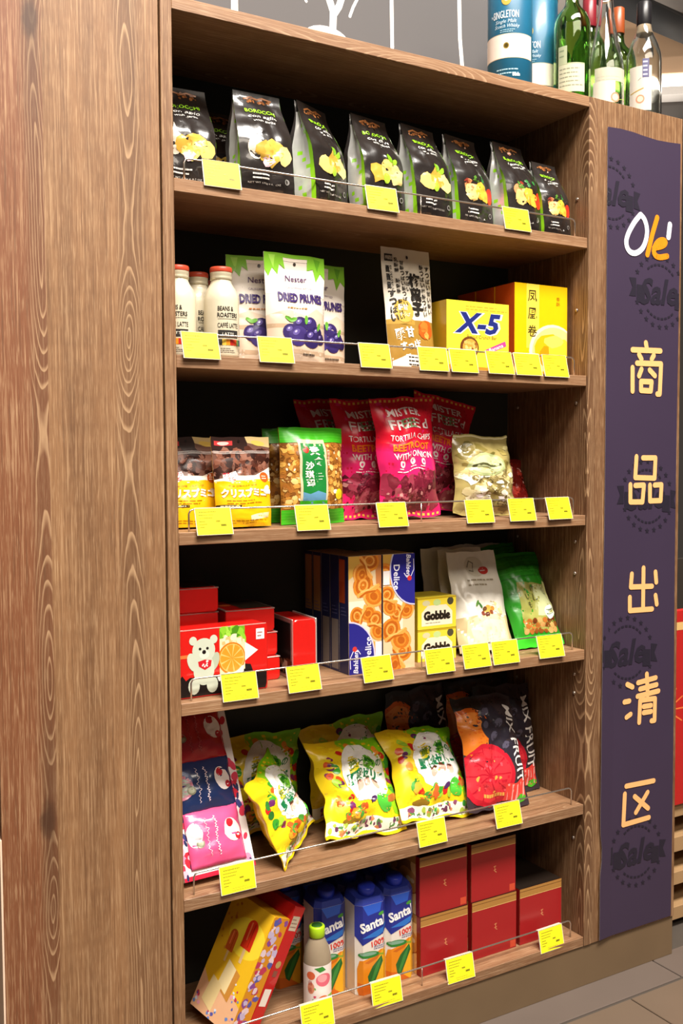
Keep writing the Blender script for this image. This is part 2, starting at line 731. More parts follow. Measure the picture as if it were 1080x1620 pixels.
def wp(px, py):
    q = at(px, py, .302)
    return ((q.x - WX0) / (WX1 - WX0), (q.z - WZ0) / (WZ1 - WZ0))


def wline(pts, wd):
    pr.stroke([wp(*p) for p in pts], wd / (WX1 - WX0), WHT, layer=1)


wline([(371, 30), (369, -120), (372, -420)], .016)
wline([(620, 75), (619, 0), (616, -150), (621, -420)], .010)
wline([(731, 110), (727, 60), (725, -60), (729, -420)], .011)
wline([(526, 48), (527, 20), (519, -6), (506, -50), (500, -130)], .018)
wline([(527, 24), (536, 10), (543, -12), (548, -70), (560, -160)], .016)
wline([(553, 26), (558, 12), (566, -4), (572, -50)], .007)
wline([(484, 2), (478, -12), (470, -60)], .007)
wline([(506, -50), (486, -110), (480, -180)], .010)
cu, cv = wp(517, 62)
pr.ell(cu, cv, .040, .020, WHT, 0, 20)
pr.build('tree_mural', wb, lambda u, v, o: (WX0 + u * (WX1 - WX0), .302 - o, WZ0 + v * (WZ1 - WZ0)))

# far end of the shop, seen over the shelf unit: beam under the ceiling, bulkhead with a lit cove, dark wall
far = CAM + (_f * 1.0 + CR * (525 / FPX)).normalized() * 9.6
ang = math.atan2(CR.y, CR.x) - .12
e = empty('bulkhead', (far.x, far.y, 0), (0, 0, math.degrees(ang)))
tag(e, 'tan ceiling bulkhead at the far end of the shop, above the bright light strip', 'bulkhead')
obj('fascia', box_mesh('fascia', -4, 4, 0, .3, 4.72, 5.245, mat('b08f70', rough=.7, scale=4), .004), e)
e2 = empty('light_strip', (far.x, far.y, 0), (0, 0, math.degrees(ang)))
tag(e2, 'bright white light strip under the tan bulkhead beside the bottles', 'light strip')
obj('diffuser', box_mesh('diffuser', -4, 4, -.02, .12, 4.60, 4.70, mat('fff4e6', rough=.5, emit=5.0), .004), e2)
obj('housing', box_mesh('housing', -4.02, 4.02, -.03, .16, 4.52, 4.595, mat('d8d0c8', rough=.5), .004), e2)
w2 = struct('wall_far', box_mesh('wall_far', -5, 5, .2, .4, 0, 4.9, mat('55504c', rough=.8, scale=3)))
w2.location = (far.x, far.y, 0)
w2.rotation_euler = (0, 0, ang)
b0, b1 = at_z(985, 4, 5.0), at_z(1090, 50, 5.0)
tag(obj('ceiling_beam', tube_mesh('ceiling_beam', [b0 - (b1 - b0) * .25, b1 + (b1 - b0) * .12], .13, mat('1b1a1a', rough=.7), n=4)), 'black steel beam running under the grey ceiling behind the bottles', 'beam')

# ------------------------------------------------------------------ the shelf unit
su = empty('shelf_unit', (0, 0, 0))
tag(su, 'tall oak laminate shelf unit filled with snacks and drinks', 'shelf unit')
BLACK = mat('2f302a', rough=.75, vary=.15, scale=3)
obj('side_panel', box_mesh('side_panel', -.0218, 0, 0, .30, .0, 2.0772, WOOD_V, .0008), su)
obj('side_panel', box_mesh('side_panel', 1.0, 1.0225, 0, .30, .099, 2.0772, WOOD_V, .0008), su)
obj('end_panel', box_mesh('end_panel', 1.0228, 1.3065, .0006, .30, .0995, 2.0772, WOOD_V, .0008), su)
obj('top_panel', box_mesh('top_panel', .0002, .9998, .0004, .30, 2.0537, 2.0772, WOOD_H, .0008), su)
obj('back_panel', box_mesh('back_panel', 0, 1.0, DEPTH, DEPTH + .012, .1, 2.053, BLACK), su)
obj('plinth', box_mesh('plinth', -.0215, 1.3065, .004, .29, .0, .0985, mat('6f5a42', rough=.45, vary=.10, scale=9), .0008), su)
PIN = mat('b9aca0', rough=.3, metal=.8)
for k in range(1, 7):
    z = ZS[k]
    sh = obj('shelf', box_mesh('shelf', .0012, .9988, .003 if k < 6 else .0006, DEPTH - .001, z - TH if k < 6 else .099, z, WOOD_H, .0009), su)
    a, b, hh, Y = .026, .972, .041, .016
    pts = [(a, Y, z - .004), (a, Y, z + hh - .008), (a + .003, Y, z + hh - .002), (a + .009, Y, z + hh), (b - .009, Y, z + hh), (b - .003, Y, z + hh - .002), (b, Y, z + hh - .008), (b, Y, z - .004)]
    rail = obj('guard_rail', tube_mesh('guard_rail', pts, .0018, mat('cfc4b8', rough=.25, metal=.9)), sh)
    obj('rail_leg', tube_mesh('rail_leg', [(.545, Y, z - .004), (.545, Y, z + hh)], .0013, mat('cfc4b8', rough=.25, metal=.9)), sh)
pin_me = lathe_mesh('shelf_pin', [(.004, -.001), (.004, .002), (.0025, .0035), (.0005, .0035)], PIN, 12)
for zc in (1.385, 1.855, 1.60, 1.06, .985, .745, .70, .35):
    for yy in (.037, .245):
        p = obj('shelf_pin', pin_me, su)
        p.location = (1.0, yy, zc)
        p.rotation_euler = (0, -math.pi / 2, 0)

# neighbouring rack past the right end of the unit
nr = empty('neighbour_rack', (1.5, .1, 0))
tag(nr, 'wooden display rack just visible past the right end of the shelf unit', 'rack')
TANB = mat('a5835c', rough=.55, vary=.12, scale=14)
for z0, z1 in ((.02, .055), (.115, .15), (.205, .245), (.30, .335)):
    obj('board', box_mesh('board', -.17, .5, 0, .3, z0, z1, TANB, .001), nr)
obj('back_panel', box_mesh('back_panel', -.17, .5, .28, .3, .02, .95, mat('2c241c', rough=.8)), nr)
po = carton('poster_panel', .66, .52, .02, mat('b3201c', rough=.5),
            front=lambda p: [p.stroke([(.06 + .0 * i, .5), (.06 + .10 * math.cos(i * .52), .5 + .12 * math.sin(i * .52))], .006, ink('e2743c'), 1) for i in range(12)] + [p.rect(.0, .90, 1, .94, ink('d8b070'), 1)])
po.location = (1.665, .09, .3365)
tag(po, 'red poster with orange starburst on the rack past the right end', 'poster')

# ------------------------------------------------------------------ purple banner on the end panel
BX0, BX1, BZ0, BZ1 = 1.043, 1.2985, .104, 2.018


def bshape(u, v):
    """outline of the sheet: the left edge swings out towards the floor and is dented once"""
    l = 1.0552 - .0105 * sm((.62 - v) / .5)
    l += .0065 * math.exp(-((v - .110) / .018) ** 2)
    r = 1.2968 - .0035 * (1 - v)
    lift = .0018 + .004 * sm((.06 - u) / .06) * sm((.5 - v) / .3) + .0012 * math.sin(v * 9) * sm(u)
    return l, r, lift


def banner_S(u, v, off=0.):
    x = BX0 + u * (BX1 - BX0)
    l, r, lift = bshape(u, v)
    x = min(max(x, l), r)
    lift = bshape((x - l) / (r - l), v)[2]
    return (x, -lift - off, BZ0 + v * (BZ1 - BZ0))


def banner_sheet(u, v, off=0., side=-1):
    l, r, lift = bshape(u, v)
    top = BZ1 - .004 * u + .003 * math.sin(u * 7)
    x = l + u * (r - l)
    return (x, -lift + (.0005 if side > 0 else 0.), BZ0 + v * (top - BZ0))


bn = empty('banner', (0, 0, 0))
tag(bn, 'tall purple sale banner with orange characters stuck on the oak end panel', 'banner')
pouch_body('sheet', banner_sheet, mat('392d42', rough=.5, vary=.06, scale=6), bn, 6, 60, mat('d8cfc4', rough=.6), smooth=False)
BP = Print(BX1 - BX0, BZ1 - BZ0)
OR, WH, DK = ink('f6b877'), ink('efeaf2'), mat('211b29', rough=.55, vary=.02)
ORG = ink('f08a1e')


def bp(px, py):
    q = at(px, py, -.002)
    return ((q.x - BX0) / (BX1 - BX0), (q.z - BZ0) / (BZ1 - BZ0))


def round_off(st):
    for _ in range(2):
        q = [st[0]]
        for a, b in zip(st[:-1], st[1:]):
            q += [(a[0] * .75 + b[0] * .25, a[1] * .75 + b[1] * .25), (a[0] * .25 + b[0] * .75, a[1] * .25 + b[1] * .75)]
        st = q + [st[-1]]
    return st


def bst(ox, oy, k, strokes, wd, m):
    for st in strokes:
        if len(st) > 6:
            st = round_off(st)
        BP.stroke([bp(ox + x / k, oy + y / k) for x, y in st], wd, m, layer=6)


K = 3.1125


def banner_part(name, label=None):
    global BP
    BP.build(name, bn, banner_S, 3, 30, base=.0006)
    BP = Print(BX1 - BX0, BZ1 - BZ0)


bst(920, 180, K, [[(313, 1128), (318, 1158)], [(248, 1162), (385, 1168)], [(280, 1186), (292, 1208)], [(352, 1190), (342, 1208)],
                  [(248, 1250), (248, 1365)], [(270, 1228), (388, 1232), (382, 1380), (370, 1380)], [(292, 1258), (280, 1290)], [(332, 1262), (358, 1290)],
                  [(290, 1318), (342, 1320), (338, 1365), (290, 1362), (290, 1318)]], .052, OR)
banner_part('character')
bst(920, 680, K, [[(268, 132), (262, 235), (358, 238), (362, 138), (300, 138)], [(238, 270), (238, 355), (298, 355), (305, 272), (262, 274)],
                  [(335, 272), (335, 350), (388, 348), (392, 270), (358, 272)]], .050, OR)
banner_part('character')
bst(920, 680, K, [[(303, 680), (300, 885)], [(245, 710), (240, 774), (345, 770)], [(362, 700), (366, 750)], [(235, 825), (235, 890), (345, 882)], [(362, 815), (368, 858)]], .050, OR)
banner_part('character')
bst(920, 680, K, [[(222, 1253), (248, 1266)], [(208, 1340), (232, 1335)], [(218, 1415), (238, 1400)], [(318, 1202), (322, 1305)],
                  [(275, 1245), (362, 1220)], [(285, 1276), (366, 1254)], [(272, 1312), (375, 1285)],
                  [(285, 1335), (280, 1440)], [(285, 1332), (358, 1322), (355, 1430), (340, 1432)], [(302, 1362), (338, 1356)], [(302, 1392), (338, 1386)]], .050, OR)
banner_part('character')
bst(920, 1150, 3.445, [[(240, 322), (388, 292)], [(232, 365), (224, 533), (362, 492)], [(285, 378), (358, 442)], [(355, 355), (292, 465)]], .050, OR)
banner_part('character')
bst(920, 180, K, [[(287, 497), (308, 520), (320, 570), (315, 620), (296, 668), (258, 692), (226, 675), (214, 632), (226, 588), (258, 530), (287, 497)]], .052, WH)
bst(920, 180, K, [[(368, 512), (345, 590), (320, 694)], [(352, 662), (398, 652), (412, 634), (398, 620), (372, 628), (354, 655), (350, 688), (372, 710), (416, 702)]], .054, ORG)
bst(920, 180, K, [[(430, 547), (423, 608)]], .058, WH)
banner_part('logo')


def sale(px, py, s):
    cx, cy = bp(px, py)
    k = (BX1 - BX0) / (BZ1 - BZ0)
    tilt = -.02

    def q(x, y):
        return (cx + x * s, cy + (y + x * tilt * 4) * s * k)
    BP.poly([q(-1, .18), q(-.78, .2), q(-.78, -.22), q(-1, -.24), q(-.9, -.02)], DK, 1)
    BP.poly([q(1, .18), q(.78, .2), q(.78, -.22), q(1, -.24), q(.9, -.02)], DK, 1)
    BP.poly([q(-.76, .06), q(-.5, .06), q(-.5, -.34), q(-.76, -.34)], DK, 2)
    BP.poly([q(.76, .06), q(.5, .06), q(.5, -.34), q(.76, -.34)], DK, 2)
    BP.text('Sale', cx, cy, .62 * s * k, DK, 3, 1.25 * s, shear=.25, bold=.03, rot=2)
    for i in range(9):
        for sg in (1, -1):
            a = math.radians(25 + 130 * i / 8)
            x, y = .82 * math.cos(a), sg * .82 * math.sin(a)
            pts = []
            for j in range(10):
                r = .075 if j % 2 == 0 else .035
                pts.append(q(x + r * math.sin(j * .628), y + r * math.cos(j * .628)))
            BP.poly(pts, DK, 1)
            if i < 8:
                a2 = math.radians(45 + 90 * i / 8)
                a3 = math.radians(45 + 90 * (i + .7) / 8)
                BP.poly([q(.6 * math.cos(a2), sg * .6 * math.sin(a2)), q(.6 * math.cos(a3), sg * .6 * math.sin(a3)), q(.65 * math.cos(a3), sg * .65 * math.sin(a3)), q(.65 * math.cos(a2), sg * .65 * math.sin(a2))], DK, 1)


for px, py, s in ((966, 305, .37), (1043, 462, .40), (1024, 785, .40), (992, 1032, .40), (1006, 1347, .40)):
    sale(px, py, s)
    banner_part('sale_emblem')

# ------------------------------------------------------------------ black chip bags with folded side gussets (upper shelf)
GREEN, SILVER = film('86c51e'), mat('c9c8c4', rough=.22, metal=.35, vary=.2, scale=40)


def chip_bag(flavour, seed):
    w, h, d = .110, .205, .060
    root = empty('chip_bag')
    nu, nv = 14, 26

    def dep(v):
        return .004 + (d - .004) * (1 - sm((v - .46) / .50)) * (1 - .10 * math.exp(-v * 18))

    def S(u, v, off=0., side=-1):
        ww = w * (1 + .03 * math.sin(v * 3)) * (1 - .10 * sm((v - .55) / .4))
        a = abs(2 * u - 1)
        n = noise.noise(Vector((u * 4 + seed, v * 6, seed + side))) + .5 * noise.noise(Vector((u * 9 + seed, v * 12, 2 + side)))
        cr = abs(noise.noise(Vector((u * 3 + v * 3 + seed, v * 4 - u * 2, side + seed * 3))))
        n -= 1.3 * max(0, .2 - cr) / .2
        bul = .012 * (1 - a ** 2.2) * math.sin(math.pi * min(1, v * 1.05))
        fl = 1 - sm((v - .9) / .05)
        y = side * (dep(v) / 2 + fl * (bul + .0035 * n * (1 - a ** 4)) + .0005)
        y += .05 * v * v * h + side * off
        x = (u - .5) * ww + .002 * noise.noise(Vector((v * 5, seed, 4.)))
        return (x, y, v * h)

    BK = film('26211f')
    vs, fs = [], []
    k = nu + 1
    for side in (-1, 1):
        for j in range(nv + 1):
            for i in range(k):
                vs.append(S(i / nu, j / nv, 0., side))
    n1 = k * (nv + 1)
    for j in range(nv):
        for i in range(nu):
            a = j * k + i
            fs.append((a, a + 1, a + k + 1, a + k))
            fs.append((n1 + a, n1 + a + k, n1 + a + k + 1, n1 + a + 1))
    for i in range(nu):
        fs.append((i, n1 + i, n1 + i + 1, i + 1))
        a = nv * k + i
        fs.append((a, a + 1, n1 + a + 1, n1 + a))
    obj('film_body', mesh('film_body', vs, fs, BK, smooth=True), root)
    for sgn, u in ((-1, 0.), (1, 1.)):
        gv, gf, gm = [], [], []
        cols = 6
        for j in range(nv + 1):
            v = j / nv
            p0, p1 = Vector(S(u, v, 0, -1)), Vector(S(u, v, 0, 1))
            fold = .013 * sm((v - .10) / .5) * min(1, (p1 - p0).length / .02)
            for i in range(cols + 1):
                t = i / cols
                p = p0.lerp(p1, t)
                p.x -= sgn * fold * (1 - abs(2 * t - 1))
                p.x += sgn * (.004 * math.sin(math.pi * t) * (1 - v) + .002 * noise.noise(Vector((t * 5, v * 9, seed))))
                gv.append(p)
        for j in range(nv):
            for i in range(cols):
                a = j * (cols + 1) + i
                gf.append((a, a + 1, a + cols + 2, a + cols + 1))
                diag = i < 4 and (j - i * 2 - int(seed * 3)) % 9 == 0 and j < nv * .8
                gm.append(0 if i == 0 or diag else (2 if j > nv * .86 or i == 5 else 1))
        obj('side_gusset', mesh('side_gusset', gv, gf, [GREEN, SILVER, BK], gm, smooth=True), root)
    p = Print(w, h, seed=int(seed * 7) + 1)
    p.rect(0, 0, 1, 1, BK, -1)
    WHI, GR, BR = ink('f0ece4'), ink('8fca24'), ink('a5683a')
    p.stroke([(.22, .93), (.35, .955), (.5, .94), (.62, .96), (.8, .945)], .03, BR, 1)
    p.scatter(14, .22, .89, .8, .955, .015, .04, [BR, ink('7c4a26')], 1)
    p.text('BOROCCHI', .5, .80, .042, GR, 4, .62, bold=.02)
    a, b = {'garlic': ('con aglio', 'with garlic'), 'olive': ('con olive', 'with olives'), 'pizza': ('al gusto pizza', 'pizza flavour')}[flavour]
    p.text(a, .52, .735, .042, WHI, 4, .56, shear=.25)
    p.text(b, .52, .685, .030, WHI, 4, .42, shear=.2)
    CH = [ink('dcc06a'), ink('cfa948'), ink('e4cd86'), ink('c39a3c')]
    if flavour == 'garlic':
        p.ell(.27, .40, .13, .20, ink('cfc3b0'), 1, 16)
        p.poly([(.22, .45), (.27, .60), (.33, .45)], ink('cfc3b0'), 1.1)
        for x, y, r in ((.42, .38, .17), (.62, .40, .19), (.80, .37, .16), (.55, .33, .16)):
            p.blob(x, y, r, p.rng.choice(CH), 2 + x, 10, .18)
        p.blob(.5, .29, .10, ink('d9b8bd'), 3.1)
    elif flavour == 'olive':
        for x, y, r in ((.28, .36, .19), (.52, .40, .20), (.74, .36, .19)):
            p.blob(x, y, r, p.rng.choice(CH), 2 + x, 10, .2)
        p.ell(.55, .52, .06, .09, ink('6f9c1e'), 3.2, 12, 20)
        p.ell(.68, .49, .05, .10, ink('8ab52c'), 3.3, 12, -50)
        p.ell(.46, .31, .08, .10, ink('9cc038'), 3.2, 12)
    else:
        p.ell(.25, .41, .11, .12, ink('d98a5a'), 1, 14)
        p.scatter(5, .2, .43, .5, .52, .03, .07, [ink('7d2a20'), ink('4f7a2c'), ink('c9553a')], 1.2)
        for x, y, r in ((.34, .34, .17), (.56, .37, .17), (.70, .33, .15)):
            p.blob(x, y, r, ink('e8b23c') if x > .4 else ink('f0c87a'), 2 + x, 10, .15)
        p.ell(.88, .34, .10, .17, ink('d2321e'), 3, 14)
        p.scatter(4, .55, .46, .75, .54, .03, .05, [ink('3f8a3a'), ink('2e6e34')], 1.4)
    p.lines(2, .2, .55, .165, .035, .014, WHI, 4, .35)
    p.text('NET WT 175g ℮ 6.2 OZ', .42, .085, .020, ink('cfc9c0'), 4, .6)
    p.ell(.86, .13, .05, .05, ink('8d8a86'), 3.5, 14)
    p.ell(.86, .13, .035, .035, ink('26211f'), 3.8, 14)
    p.build('front_print', root, S, nu, nv, step=.0003)
    return root


Z = ZS[1]
for key, px, Y, fl, sd, rz, lean, lab in (
        ('g1', 275, .105, 'garlic', 1.3, -4, -4, 'black chip bag half hidden behind the left post, leftmost on the top shelf'),
        ('g1', 345, .200, 'garlic', 1.3, 0, -3, 'black chip bag standing in the dark at the back of the top shelf'),
        ('g2', 413, .062, 'garlic', 4.1, 0, -3, 'black garlic chip bag with green lettering, behind the left top shelf tag'),
        ('o1', 507, .070, 'olive', 2.2, 26, -4, 'black chip bag right beside the garlic bag, turned to show its silver side'),
        ('o2', 596, .066, 'olive', 5.4, 12, -5, 'black olive chip bag behind the middle yellow tag of the top shelf'),
        ('o1', 673, .066, 'olive', 2.2, 12, -5, 'narrow black olive chip bag between the middle tag and the first pizza bag'),
        ('p1', 738, .080, 'pizza', 3.6, 12, -4, 'black pizza chip bag with wide silver gusset, leftmost of the pizza bags'),
        ('p2', 816, .060, 'pizza', 6.7, 10, -6, 'black pizza chip bag behind the right top shelf tag'),
        ('p1', 880, .064, 'pizza', 3.6, 6, -4, 'small black pizza chip bag in the right corner of the top shelf')):
    o = put('chip' + key, lambda: chip_bag(fl, sd), (X_at(px, Z, Y), Y, Z + .0006), (lean, 0, rz), lab, 'chip bag', 'black chip bags on the top shelf')
    if px == 880:
        o.scale = (.80, .9, .86)
        settle(o, Z)

# ------------------------------------------------------------------ second shelf: coffee, prunes, plum sweets, cartons
Z = ZS[2]


def cyl_S(r, h, z0, a0=-150, a1=-30):
    """band round a bottle facing the aisle"""
    def S(u, v, o):
        t = math.radians(a0 + (a1 - a0) * u)
        return ((r + o) * math.cos(t), (r + o) * math.sin(t), z0 + v * h)
    return S


def coffee():
    root = empty('coffee_bottle')
    r = .0335
    obj('bottle_body', lathe_mesh('bottle_body', [(.028, 0), (.032, .002), (r, .008), (r, .108), (.0325, .118), (.028, .130), (.0215, .140), (.0195, .145), (.0195, .150)], mat('d3c8ad', rough=.3, coat=.3), 36), root)
    cp = obj('cap', lathe_mesh('cap', [(.0195, .148), (.0208, .149), (.0208, .153), (.0202, .155), (.0208, .157), (.0208, .168), (.0195, .170), (.004, .170)], mat('d8cdae', rough=.3, metal=.4), 28), root)
    obj('cap_top', lathe_mesh('cap_top', [(.0209, .1625), (.0213, .1635), (.0213, .1695), (.0200, .1725), (.003, .1728)], mat('b5442c', rough=.35), 28), cp)
    p = Print(2.1 * r, .1)
    K_ = ink('2a2724')
    p.text('BEANS &', .50, .84, .085, K_, 2, .40, bold=.02)
    p.text('ROASTERS', .56, .72, .085, K_, 2, .54, bold=.02)
    p.rect(.30, .645, .82, .652, K_, 2)
    p.text('CAFFÉ LATTE', .57, .54, .11, K_, 2, .56, bold=.01)
    p.rect(.30, .30, .85, .44, ink('33302e'), 1)
    p.text('LATTE', .56, .37, .05, ink('d9d2c2'), 2, .3)
    cols = ['c8401e', 'e08a24', '3a3a3a', '5b7a3a', 'b02a24', 'e5c04a', '2a4a6a']
    for i in range(10):
        p.rect(i * .1, .16, i * .1 + .1, .27, ink(cols[i * 3 % 7]), 1)
    p.lines(3, .36, .75, .10, .035, .012, ink('6b6258'), 2)
    p.build('label_print', root, cyl_S(r, .1, .008, -160, -30), 12, 1, base=.0003)
    return root


for px, Y, rz, lab in ((274, .078, -30, 'cream coffee bottle partly behind the left post, beside the shelf side'),
                       (351, .0545, -4, 'foremost cream coffee bottle with red cap, beside the prune bags'),
                       (314, .125, 10, 'cream coffee bottle standing behind, between the two front coffee bottles'),
                       (333, .200, 30, 'rearmost cream coffee bottle, hidden behind the foremost one')):
    put('coffee', coffee, (X_at(px, Z, Y), Y, Z + .0005), (0, 0, rz), lab, 'bottle', 'cream coffee bottles')


def prune(p):
    G, PU = ink('7ab52e'), ink('3d2c63')
    p.rect(0, .62, 1, .86, ink('e6dccf'), 0)
    p.poly([(0, .0), (1, 0), (1, .45), (.8, .50), (.6, .43), (.3, .48), (0, .42)], ink('cdb7a0'), .2)
    p.poly([(0, .30), (1, .33), (1, .36), (0, .34)], ink('b3977a'), .4)
    p.poly([(0, .08), (1, .06), (1, .10), (0, .12)], ink('b59a7e'), .4)
    p.rect(0, .935, 1, .985, ink('eadccb'), 1)
    for pts in ([(0, .99), (.30, .99), (.33, .86), (.24, .90), (.20, .80), (.12, .86), (.05, .78), (0, .84)],
                [(.72, .99), (1, .99), (1, .80), (.92, .85), (.84, .76), (.80, .88), (.70, .86)],
                [(0, 1), (1, 1), (1, .965), (0, .965)]):
        p.poly(pts, G, 2)
    p.poly([(.07, .98), (.18, .98), (.14, .86)], ink('9acb4e'), 2.3)
    p.poly([(.82, .98), (.93, .97), (.87, .86)], ink('5d9a22'), 2.3)
    p.ell(.5, .915, .025, .025, ink('3a322c'), 3, 10)
    p.text('Nester', .50, .775, .055, ink('5a3f63'), 4, .36, shear=.1, bold=.01)
    p.text('CALIFORNIA PITTED', .53, .69, .020, ink('7d6a86'), 4, .44)
    p.text('DRIED PRUNES', .545, .595, .088, PU, 4, .76, bold=.045)
    p.lines(1, .3, .7, .50, .02, .010, ink('c27a3a'), 4)
    for x, y, r, c in ((.32, .27, .13, '33265a'), (.48, .34, .13, '2c2050'), (.66, .35, .12, '33265a'), (.78, .27, .11, '261b48'), (.44, .235, .16, '3d2f6a'), (.68, .22, .15, '2e2256'), (.86, .22, .09, '281d4a')):
        p.ell(x, y, r, r * .92, ink(c), 2 + y * -3 + 2, 18)
        p.ell(x - r * .25, y + r * .22, r * .42, r * .26, ink('5d4f8c'), 5.2 - y, 10, 30)
        p.ell(x - r * .3, y + r * .26, r * .15, r * .1, ink('b4a8d0'), 5.6 - y, 8, 30)
    for x, y, a in ((.36, .385, 20), (.30, .39, 150), (.58, .39, 80), (.82, .33, 60)):
        p.ell(x, y, .07, .03, ink('5f9a34'), 5, 10, a)
    p.lines(1, .52, .84, .07, .02, .018, ink('4a4038'), 4, .3)


def prune_bag(sd):
    return pouch('prune_bag', .138, .214, .048, film('dccfc0'), prune, kind='stand', seed=sd, wr=.0016, seal=.1)


for key, px, Y, sd, rz, lab in (('a', 412, .108, 1.1, -6, 'dried prune pouch on the left, half hidden by the front prune pouch'),
                                ('b', 469, .058, 2.6, 3, 'foremost dried prune pouch with its whole printed front showing'),
                                ('a', 503, .118, 1.1, 2, 'dried prune pouch peeking out on the right behind the front one')):
    put('prune' + key, lambda: prune_bag(sd), (X_at(px, Z, Y), Y, Z + .0006), (-2, 0, rz), lab, 'snack pouch', 'dried prune pouches')


def plum(p):
    K_ = ink('26221e')
    p.rect(0, 0, 1, .40, ink('9c7630'), 0)
    p.poly([(.0, .40), (.42, .42), (.55, .40), (.55, .36), (0, .36)], ink('b08a3c'), .5)
    p.rect(.06, .885, .22, .945, K_, 1)
    p.text('梅', .11, .915, .035, ink('efe6d6'), 2)
    p.text('酸', .18, .915, .035, ink('efe6d6'), 2)
    p.column('酸酸酸すっぱい', .14, .82, .068, .058, K_, 4, .14, bold=.03)
    p.column('乳酸菌 酸酸酸 酸っぱい', .28, .90, .044, .036, K_, 4, .09, bold=.02)
    p.column('甘酸っぱい酸っぱい', .39, .88, .044, .036, K_, 4, .085, bold=.02)
    p.column('梅菓子', .63, .74, .122, .118, K_, 5, .24, bold=.06)
    p.column('すっぱい', .49, .80, .046, .034, K_, 4, .08, bold=.02)
    p.column('酸っぱい梅酸っぱい', .80, .86, .050, .040, K_, 4, .09, bold=.02)
    p.column('すっぱい甘い酸い', .92, .85, .052, .040, K_, 4, .09, bold=.02)
    p.ell(.52, .93, .022, .03, K_, 3, 10)
    p.ell(.33, .47, .20, .20, ink('c8a24a'), 2, 20)
    p.text('酸甘', .32, .50, .05, ink('f4eee2'), 4, .20, bold=.02)
    p.text('すっぱ', .34, .44, .03, ink('f4eee2'), 4, .22)
    p.text('酸甘', .32, .29, .09, ink('f8f2e6'), 4, .40, bold=.04, rot=8)
    p.text('すっぱ', .42, .19, .07, ink('f8f2e6'), 4, .44, bold=.04, rot=8)
    p.blob(.77, .33, .17, ink('b4541c'), 3, 14, .12)
    p.blob(.75, .35, .10, ink('d0752c'), 3.3, 12, .2)
    p.blob(.79, .28, .07, ink('e09a4a'), 3.5, 9, .2)
    p.rect(.30, .02, 1, .11, ink('ece4d6'), 1.5)
    p.poly([(.05, .06), (.40, .12), (.40, 0), (.05, 0)], ink('e4dac8'), 1.4)
    p.lines(3, .35, .95, .09, .03, .010, K_, 3)


Y = .075
put('plum', lambda: pouch('plum_pouch', .128, .262, .030, mat('dcd2c0', rough=.4), plum, kind='stand', seed=7.2, wr=.0014, seal=.09),
    (X_at(652, Z, Y), Y, Z + .0006), (-6, 0, 2), 'tall white and gold plum sweets pouch covered in black Japanese characters', 'snack pouch')


def x5(p):
    p.poly([(0, 0), (1, 0), (1, 1), (0, 1)], ink('efd43a'), 0)
    B = ink('232c74')
    p.text('X-5', .505, .69, .32, ink('f4f0e6'), 3, .74, shear=.30, bold=.07)
    p.text('X-5', .50, .695, .30, B, 4, .68, shear=.30, bold=.04)
    p.text('Peanut Crunch Bar', .56, .505, .05, ink('7a6a2a'), 4, .48)
    p.ell(.36, .35, .15, .14, ink('6b3a1a'), 2, 18)
    p.ell(.37, .35, .12, .11, ink('c9963e'), 2.4, 18)
    p.scatter(22, .27, .28, .47, .44, .012, .03, [ink('e8c878'), ink('8a5524'), ink('d9ac5c')], 3)
    p.poly([(.62, .33), (.94, .47), (.96, .40), (.64, .26)], ink('d8428a'), 2)
    p.text('Banana', .79, .365, .055, ink('f4eee6'), 4, .24, rot=20, bold=.01)
    p.lines(2, .3, .98, .93, .04, .012, ink('b8a030'), 2)
    p.poly([(0, 0), (1, 0), (1, .06), (0, .10)], ink('c98a2a'), 1)


def phoenix(p):
    p.rect(0, 0, 1, 1, ink('f2b90c'), 0)
    p.rect(.22, .30, .46, 1, ink('f4d24c'), 1)
    K_ = ink('3f3416')
    p.column('凤凰卷', .33, .87, .19, .125, K_, 4, .17, bold=.01)
    p.column('香酥', .82, .86, .055, .042, ink('9a6a10'), 4, .07)
    p.ell(.73, .27, .46, .40, ink('f0e2bc'), 1.5, 28)
    p.ell(.75, .27, .42, .36, ink('e6c980'), 1.8, 28)
    p.blob(.64, .31, .26, ink('e8b014'), 2.2, 14, .12, .8)
    p.blob(.86, .27, .24, ink('f2c832'), 2.6, 12, .12, .8)
    p.blob(.70, .20, .26, ink('cc900e'), 2.4, 12, .12, .7)
    p.blob(.74, .38, .18, ink('f6d65c'), 2.9, 10, .2, .5)
    p.rect(0, 0, 1, .05, ink('d99a0a'), 3)


for i, Y in enumerate((.052, .145)):
    put('x5', lambda: carton('peanut_bar_carton', .172, .154, .085, card('d9bb2e'), x5, lambda p: p.rect(0, 0, 1, 1, ink('b08a1e'), 0)),
        (X_at(756, Z, Y) if i == 0 else .722, Y, Z + .0004), (0, 0, 0),
        ('yellow peanut bar carton with big blue lettering, beside the taller orange carton', 'yellow peanut bar carton standing behind the front one, mostly hidden')[i], 'carton', 'yellow peanut bar cartons')
for i, Y in enumerate((.058, .130, .202)):
    put('phx', lambda: carton('egg_roll_carton', .158, .208, .068, card('eab010'), phoenix, lambda p: p.rect(0, 0, 1, 1, ink('b5471a'), 0)),
        (.910, Y, Z + .0004), (0, 0, 0),
        ('foremost tall orange-yellow carton with three Chinese characters, beside the peanut bar carton', 'orange carton second in the row behind the front egg roll carton', 'orange carton at the very back of the egg roll row')[i], 'carton', 'tall orange egg roll cartons')

# ------------------------------------------------------------------ third shelf
Z = ZS[3]


